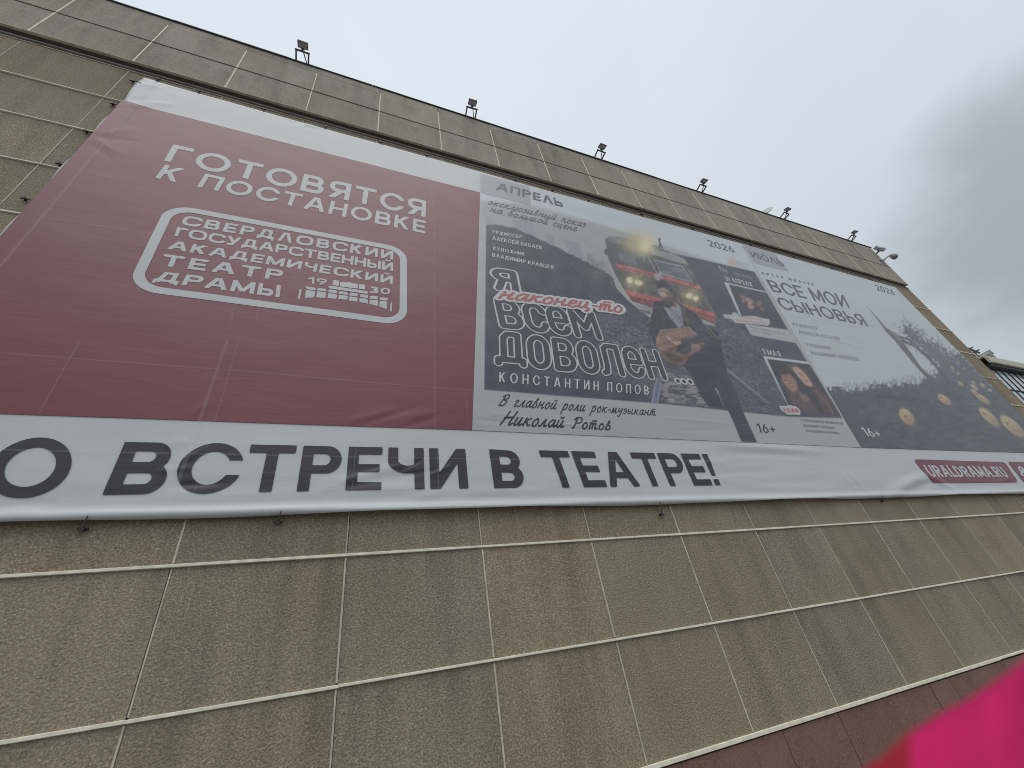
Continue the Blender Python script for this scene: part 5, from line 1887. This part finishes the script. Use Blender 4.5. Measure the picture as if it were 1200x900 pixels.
# ------------------------------------------------------------------ roof floodlights
def make_floodlight():
    root = empty('floodlight', (0, 0, 0))
    mb = MB()
    mb.bar((-.17, .25, -.01), (-.17, -.32, .10), .034, upv=(1, 0, 0))
    mb.bar((.17, .25, -.01), (.17, -.32, .10), .034, upv=(1, 0, 0))
    mb.bar((-.195, -.32, .10), (.195, -.32, .10), .036)
    mb.build('bracket', STEEL, root)
    MB().bar((.03, -.31, .10), (.155, .02, .03), .022).build('brace', STEEL, root)
    MB().bar((0, -.33, .10), (0, -.37, .20), .03).bar((-.05, -.36, .16), (.05, -.36, .16), .03).build('swivel', STEEL, root)
    a = math.radians(-74)
    head = MB()
    head.box(-.145, .145, -.03, .03, -.105, .105, .010)
    head.box(-.09, .09, -.06, -.031, -.06, .06, .01)
    h = head.build('lamp_head', LAMP_BODY, root)
    g_ = MB().box(-.120, .120, .0315, .037, -.082, .082, .002).build('lamp_glass', LAMP_GLASS, h)
    h.location = (0, -.45, .225)
    h.rotation_euler = (a, 0, math.radians(0))
    return root


def copy_tree(o, parent=None):
    c = o.copy()
    COL.objects.link(c)
    if parent is not None:
        c.parent = parent
    for ch in list(o.children):
        copy_tree(ch, c)
    return c


fl_where = ['floodlight on a roof bracket at the left end, nearest to the viewer', 'second floodlight from the left along the roof edge', 'third floodlight from the left along the roof edge',
            'fourth floodlight from the left, the last before the white dish', 'fifth floodlight from the left, just right of the white dish', 'last bracket floodlight before the far corner lamp']
proto = make_floodlight()
for k, (x, lab) in enumerate(zip([-2.18, 3.15, 8.42, 13.70, 19.0, 24.2], fl_where)):
    o = proto if k == 0 else copy_tree(proto)
    o.location = (x, FY + 0.06, TOP + 0.012)
    o.rotation_euler = (0, 0, math.radians([1, -2, 2, -1, 3, -2][k]))
    tag(o, lab, 'floodlight', 'floodlights along the roof edge')

# far corner: box lamp, and a curved-arm device taken for a security camera
cl_ = empty('corner_lamp', (RIGHT, 5.9, 17.2))
tag(cl_, 'box shaped grey lamp on a thin rod at the far roof corner', 'lamp')


def W3(px, py, y):
    a = P(px, py, y)
    return (a[0], y, a[1])


MB().bar(W3(1026.5, 297.5, 5.95), W3(1031.5, 293, 5.7), .05).build('rod', STEEL, cl_)
MB().bar(W3(1026.2, 290.6, 5.62), W3(1035.4, 292.3, 5.62), .12, .17, upv=(0, 1, 0)).build('lamp_head', GREYENAMEL, cl_)
MB().bar(W3(1028.3, 292.6, 5.60), W3(1034.8, 293.7, 5.60), .08, .07, upv=(0, 1, 0)).build('lamp_glass', LAMP_BODY, cl_)
cv = empty('curved_arm_device', (RIGHT, 5.9, 16.8))
tag(cv, 'pale device with dark face on a curved arm below the corner lamp', 'lamp')
pts = [W3(x, y, yy) for x, y, yy in [(1027.5, 301, 5.96), (1030, 303.5, 5.9), (1033, 304.8, 5.84), (1036, 304.6, 5.78), (1039, 301.8, 5.72), (1042, 299.8, 5.68), (1044, 300, 5.66)]]
MB().tube(spline(pts, 4), .045, 10).build('arm', GREYENAMEL, cv, True)
MB().tube([W3(1043, 299.4, 5.66), W3(1046, 299.8, 5.64), W3(1049.2, 301.2, 5.62)], [.06, .14, .155], 14).build('lamp_head', GREYENAMEL, cv, True)  # housing of the camera-like device
MB().tube([W3(1048.4, 301.0, 5.615), W3(1050.2, 301.8, 5.605)], [.145, .125], 14).build('dark_face', LAMP_BODY, cv, True)

# satellite dish behind the parapet and a whip aerial
DX, DY, DZ = W3(897.3, 248.4, 6.45)
ds = empty('satellite_dish', (DX, DY, TOP))
tag(ds, 'white satellite dish seen from the side, half hidden behind the roof edge', 'satellite dish')
bm = bmesh.new()
rings = []
for i in range(7):
    r = 0.36 * i / 6
    rings.append([bm.verts.new((r * math.cos(2 * math.pi * k / 28), r * math.sin(2 * math.pi * k / 28), 0.8 * r * r - 0.08)) for k in range(28)])
for a_, b_ in zip(rings[:-1], rings[1:]):
    for k in range(28):
        try:
            bm.faces.new((a_[k], a_[(k + 1) % 28], b_[(k + 1) % 28], b_[k]))
        except ValueError:
            pass
bmesh.ops.remove_doubles(bm, verts=bm.verts[:], dist=1e-4)
bmesh.ops.solidify(bm, geom=bm.faces[:], thickness=0.03)
me = bpy.data.meshes.new('dish_bowl')
bm.to_mesh(me)
bm.free()
db = link_mesh('dish_bowl', me, PALE, None, True)
db.parent = ds
db.rotation_euler = (math.radians(58), math.radians(0), math.radians(-62))
db.location = (0, 0, DZ - TOP)
MB().tube([(DX + .05, DY + .08, TOP - .1), (DX + .03, DY + .05, DZ)], .03).build('dish_mount', STEEL, ds)
wa = empty('whip_aerial', (18.3, 6.5, TOP))
tag(wa, 'thin pale whip aerial on the roof edge left of the white dish', 'antenna')
MB().tube([W3(882.5, 247.5, 6.3), W3(881, 244.2, 6.3)], .022, 6).build('whip', PALE, wa)
MB().tube([W3(884.0, 251, 6.3), W3(882.5, 247.4, 6.3)], .035, 6).build('aerial_base', STEEL, wa)

# ------------------------------------------------------------------ magenta cloth close to the camera
pk, pkt, pkb = new_mat('magenta_fabric')
pn_ = tex_noise(pkt, tmap(pkt), 60, 3, 0.6)
pkt.links.new(tramp(pkt, pn_, [(0.3, (0.60, 0.012, 0.125)), (0.7, (0.68, 0.016, 0.150))]), pkb.inputs['Base Color'])
pkb.inputs['Roughness'].default_value = 0.75
pkb.inputs['Specular IOR Level'].default_value = 0.2
pr, prt, prb = new_mat('crimson_fabric')  # darker crimson for the strip left of the fold
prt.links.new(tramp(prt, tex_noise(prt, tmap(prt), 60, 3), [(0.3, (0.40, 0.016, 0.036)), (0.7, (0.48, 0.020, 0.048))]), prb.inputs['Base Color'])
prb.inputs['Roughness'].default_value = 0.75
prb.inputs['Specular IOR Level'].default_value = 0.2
edge_pts = [(985, 916), (1011.7, 901), (1033, 887), (1050, 870.5), (1067, 857.5), (1100, 836.5), (1133, 819.5), (1166.7, 797.5), (1185, 784.5), (1200, 774), (1240, 748), (1300, 716)]


def ray(px, py):
    d = CW * FPX + CR * (px - 600) + CU * (450 - py)
    return d / np.linalg.norm(d)


xs_ = np.linspace(985, 1300, 90)
ys_ = np.interp(xs_, [q[0] for q in edge_pts], [q[1] for q in edge_pts])
v, f, mi = [], [], []
eye = np.array([0, 0, CAM_H])
NR = 26
for x, y in zip(xs_, ys_):
    # the strip at the left turns away, a soft pleat at the right
    d0 = 0.215 + 0.0004 * max(0, 1067 - x) - 0.00026 * max(0, x - 1185) + 0.0007 * math.sin(x * 0.075) + 0.0002 * math.sin(x * 0.21 + 1)
    col = []
    for k in range(14):
        t = k / 13
        col.append(eye + ray(x, y + 210 * t) * (d0 * (1 - 0.36 * t)))
    last = col[-1]
    foot = np.array([last[0] * 0.96, last[1] * 0.90, GZ + 0.004])
    for k in range(1, NR - 13 + 1):
        t = k / (NR - 13)
        col.append(last * (1 - t) + foot * t)
    v.extend(tuple(q) for q in col)
for i in range(len(xs_) - 1):
    for k in range(NR):
        a_ = i * (NR + 1) + k
        f.append([a_, a_ + 1, a_ + NR + 2, a_ + NR + 1])
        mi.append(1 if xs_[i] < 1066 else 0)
fab = mesh_from('fabric_drape', v, f, pk, None, True)
fab.data.materials.append(pr)
fab.data.polygons.foreach_set('material_index', mi)
sd = fab.modifiers.new('thickness', 'SOLIDIFY')
sd.thickness = 0.004
tag(fab, 'bright magenta pink fabric very close and out of focus in the bottom right corner', 'fabric')
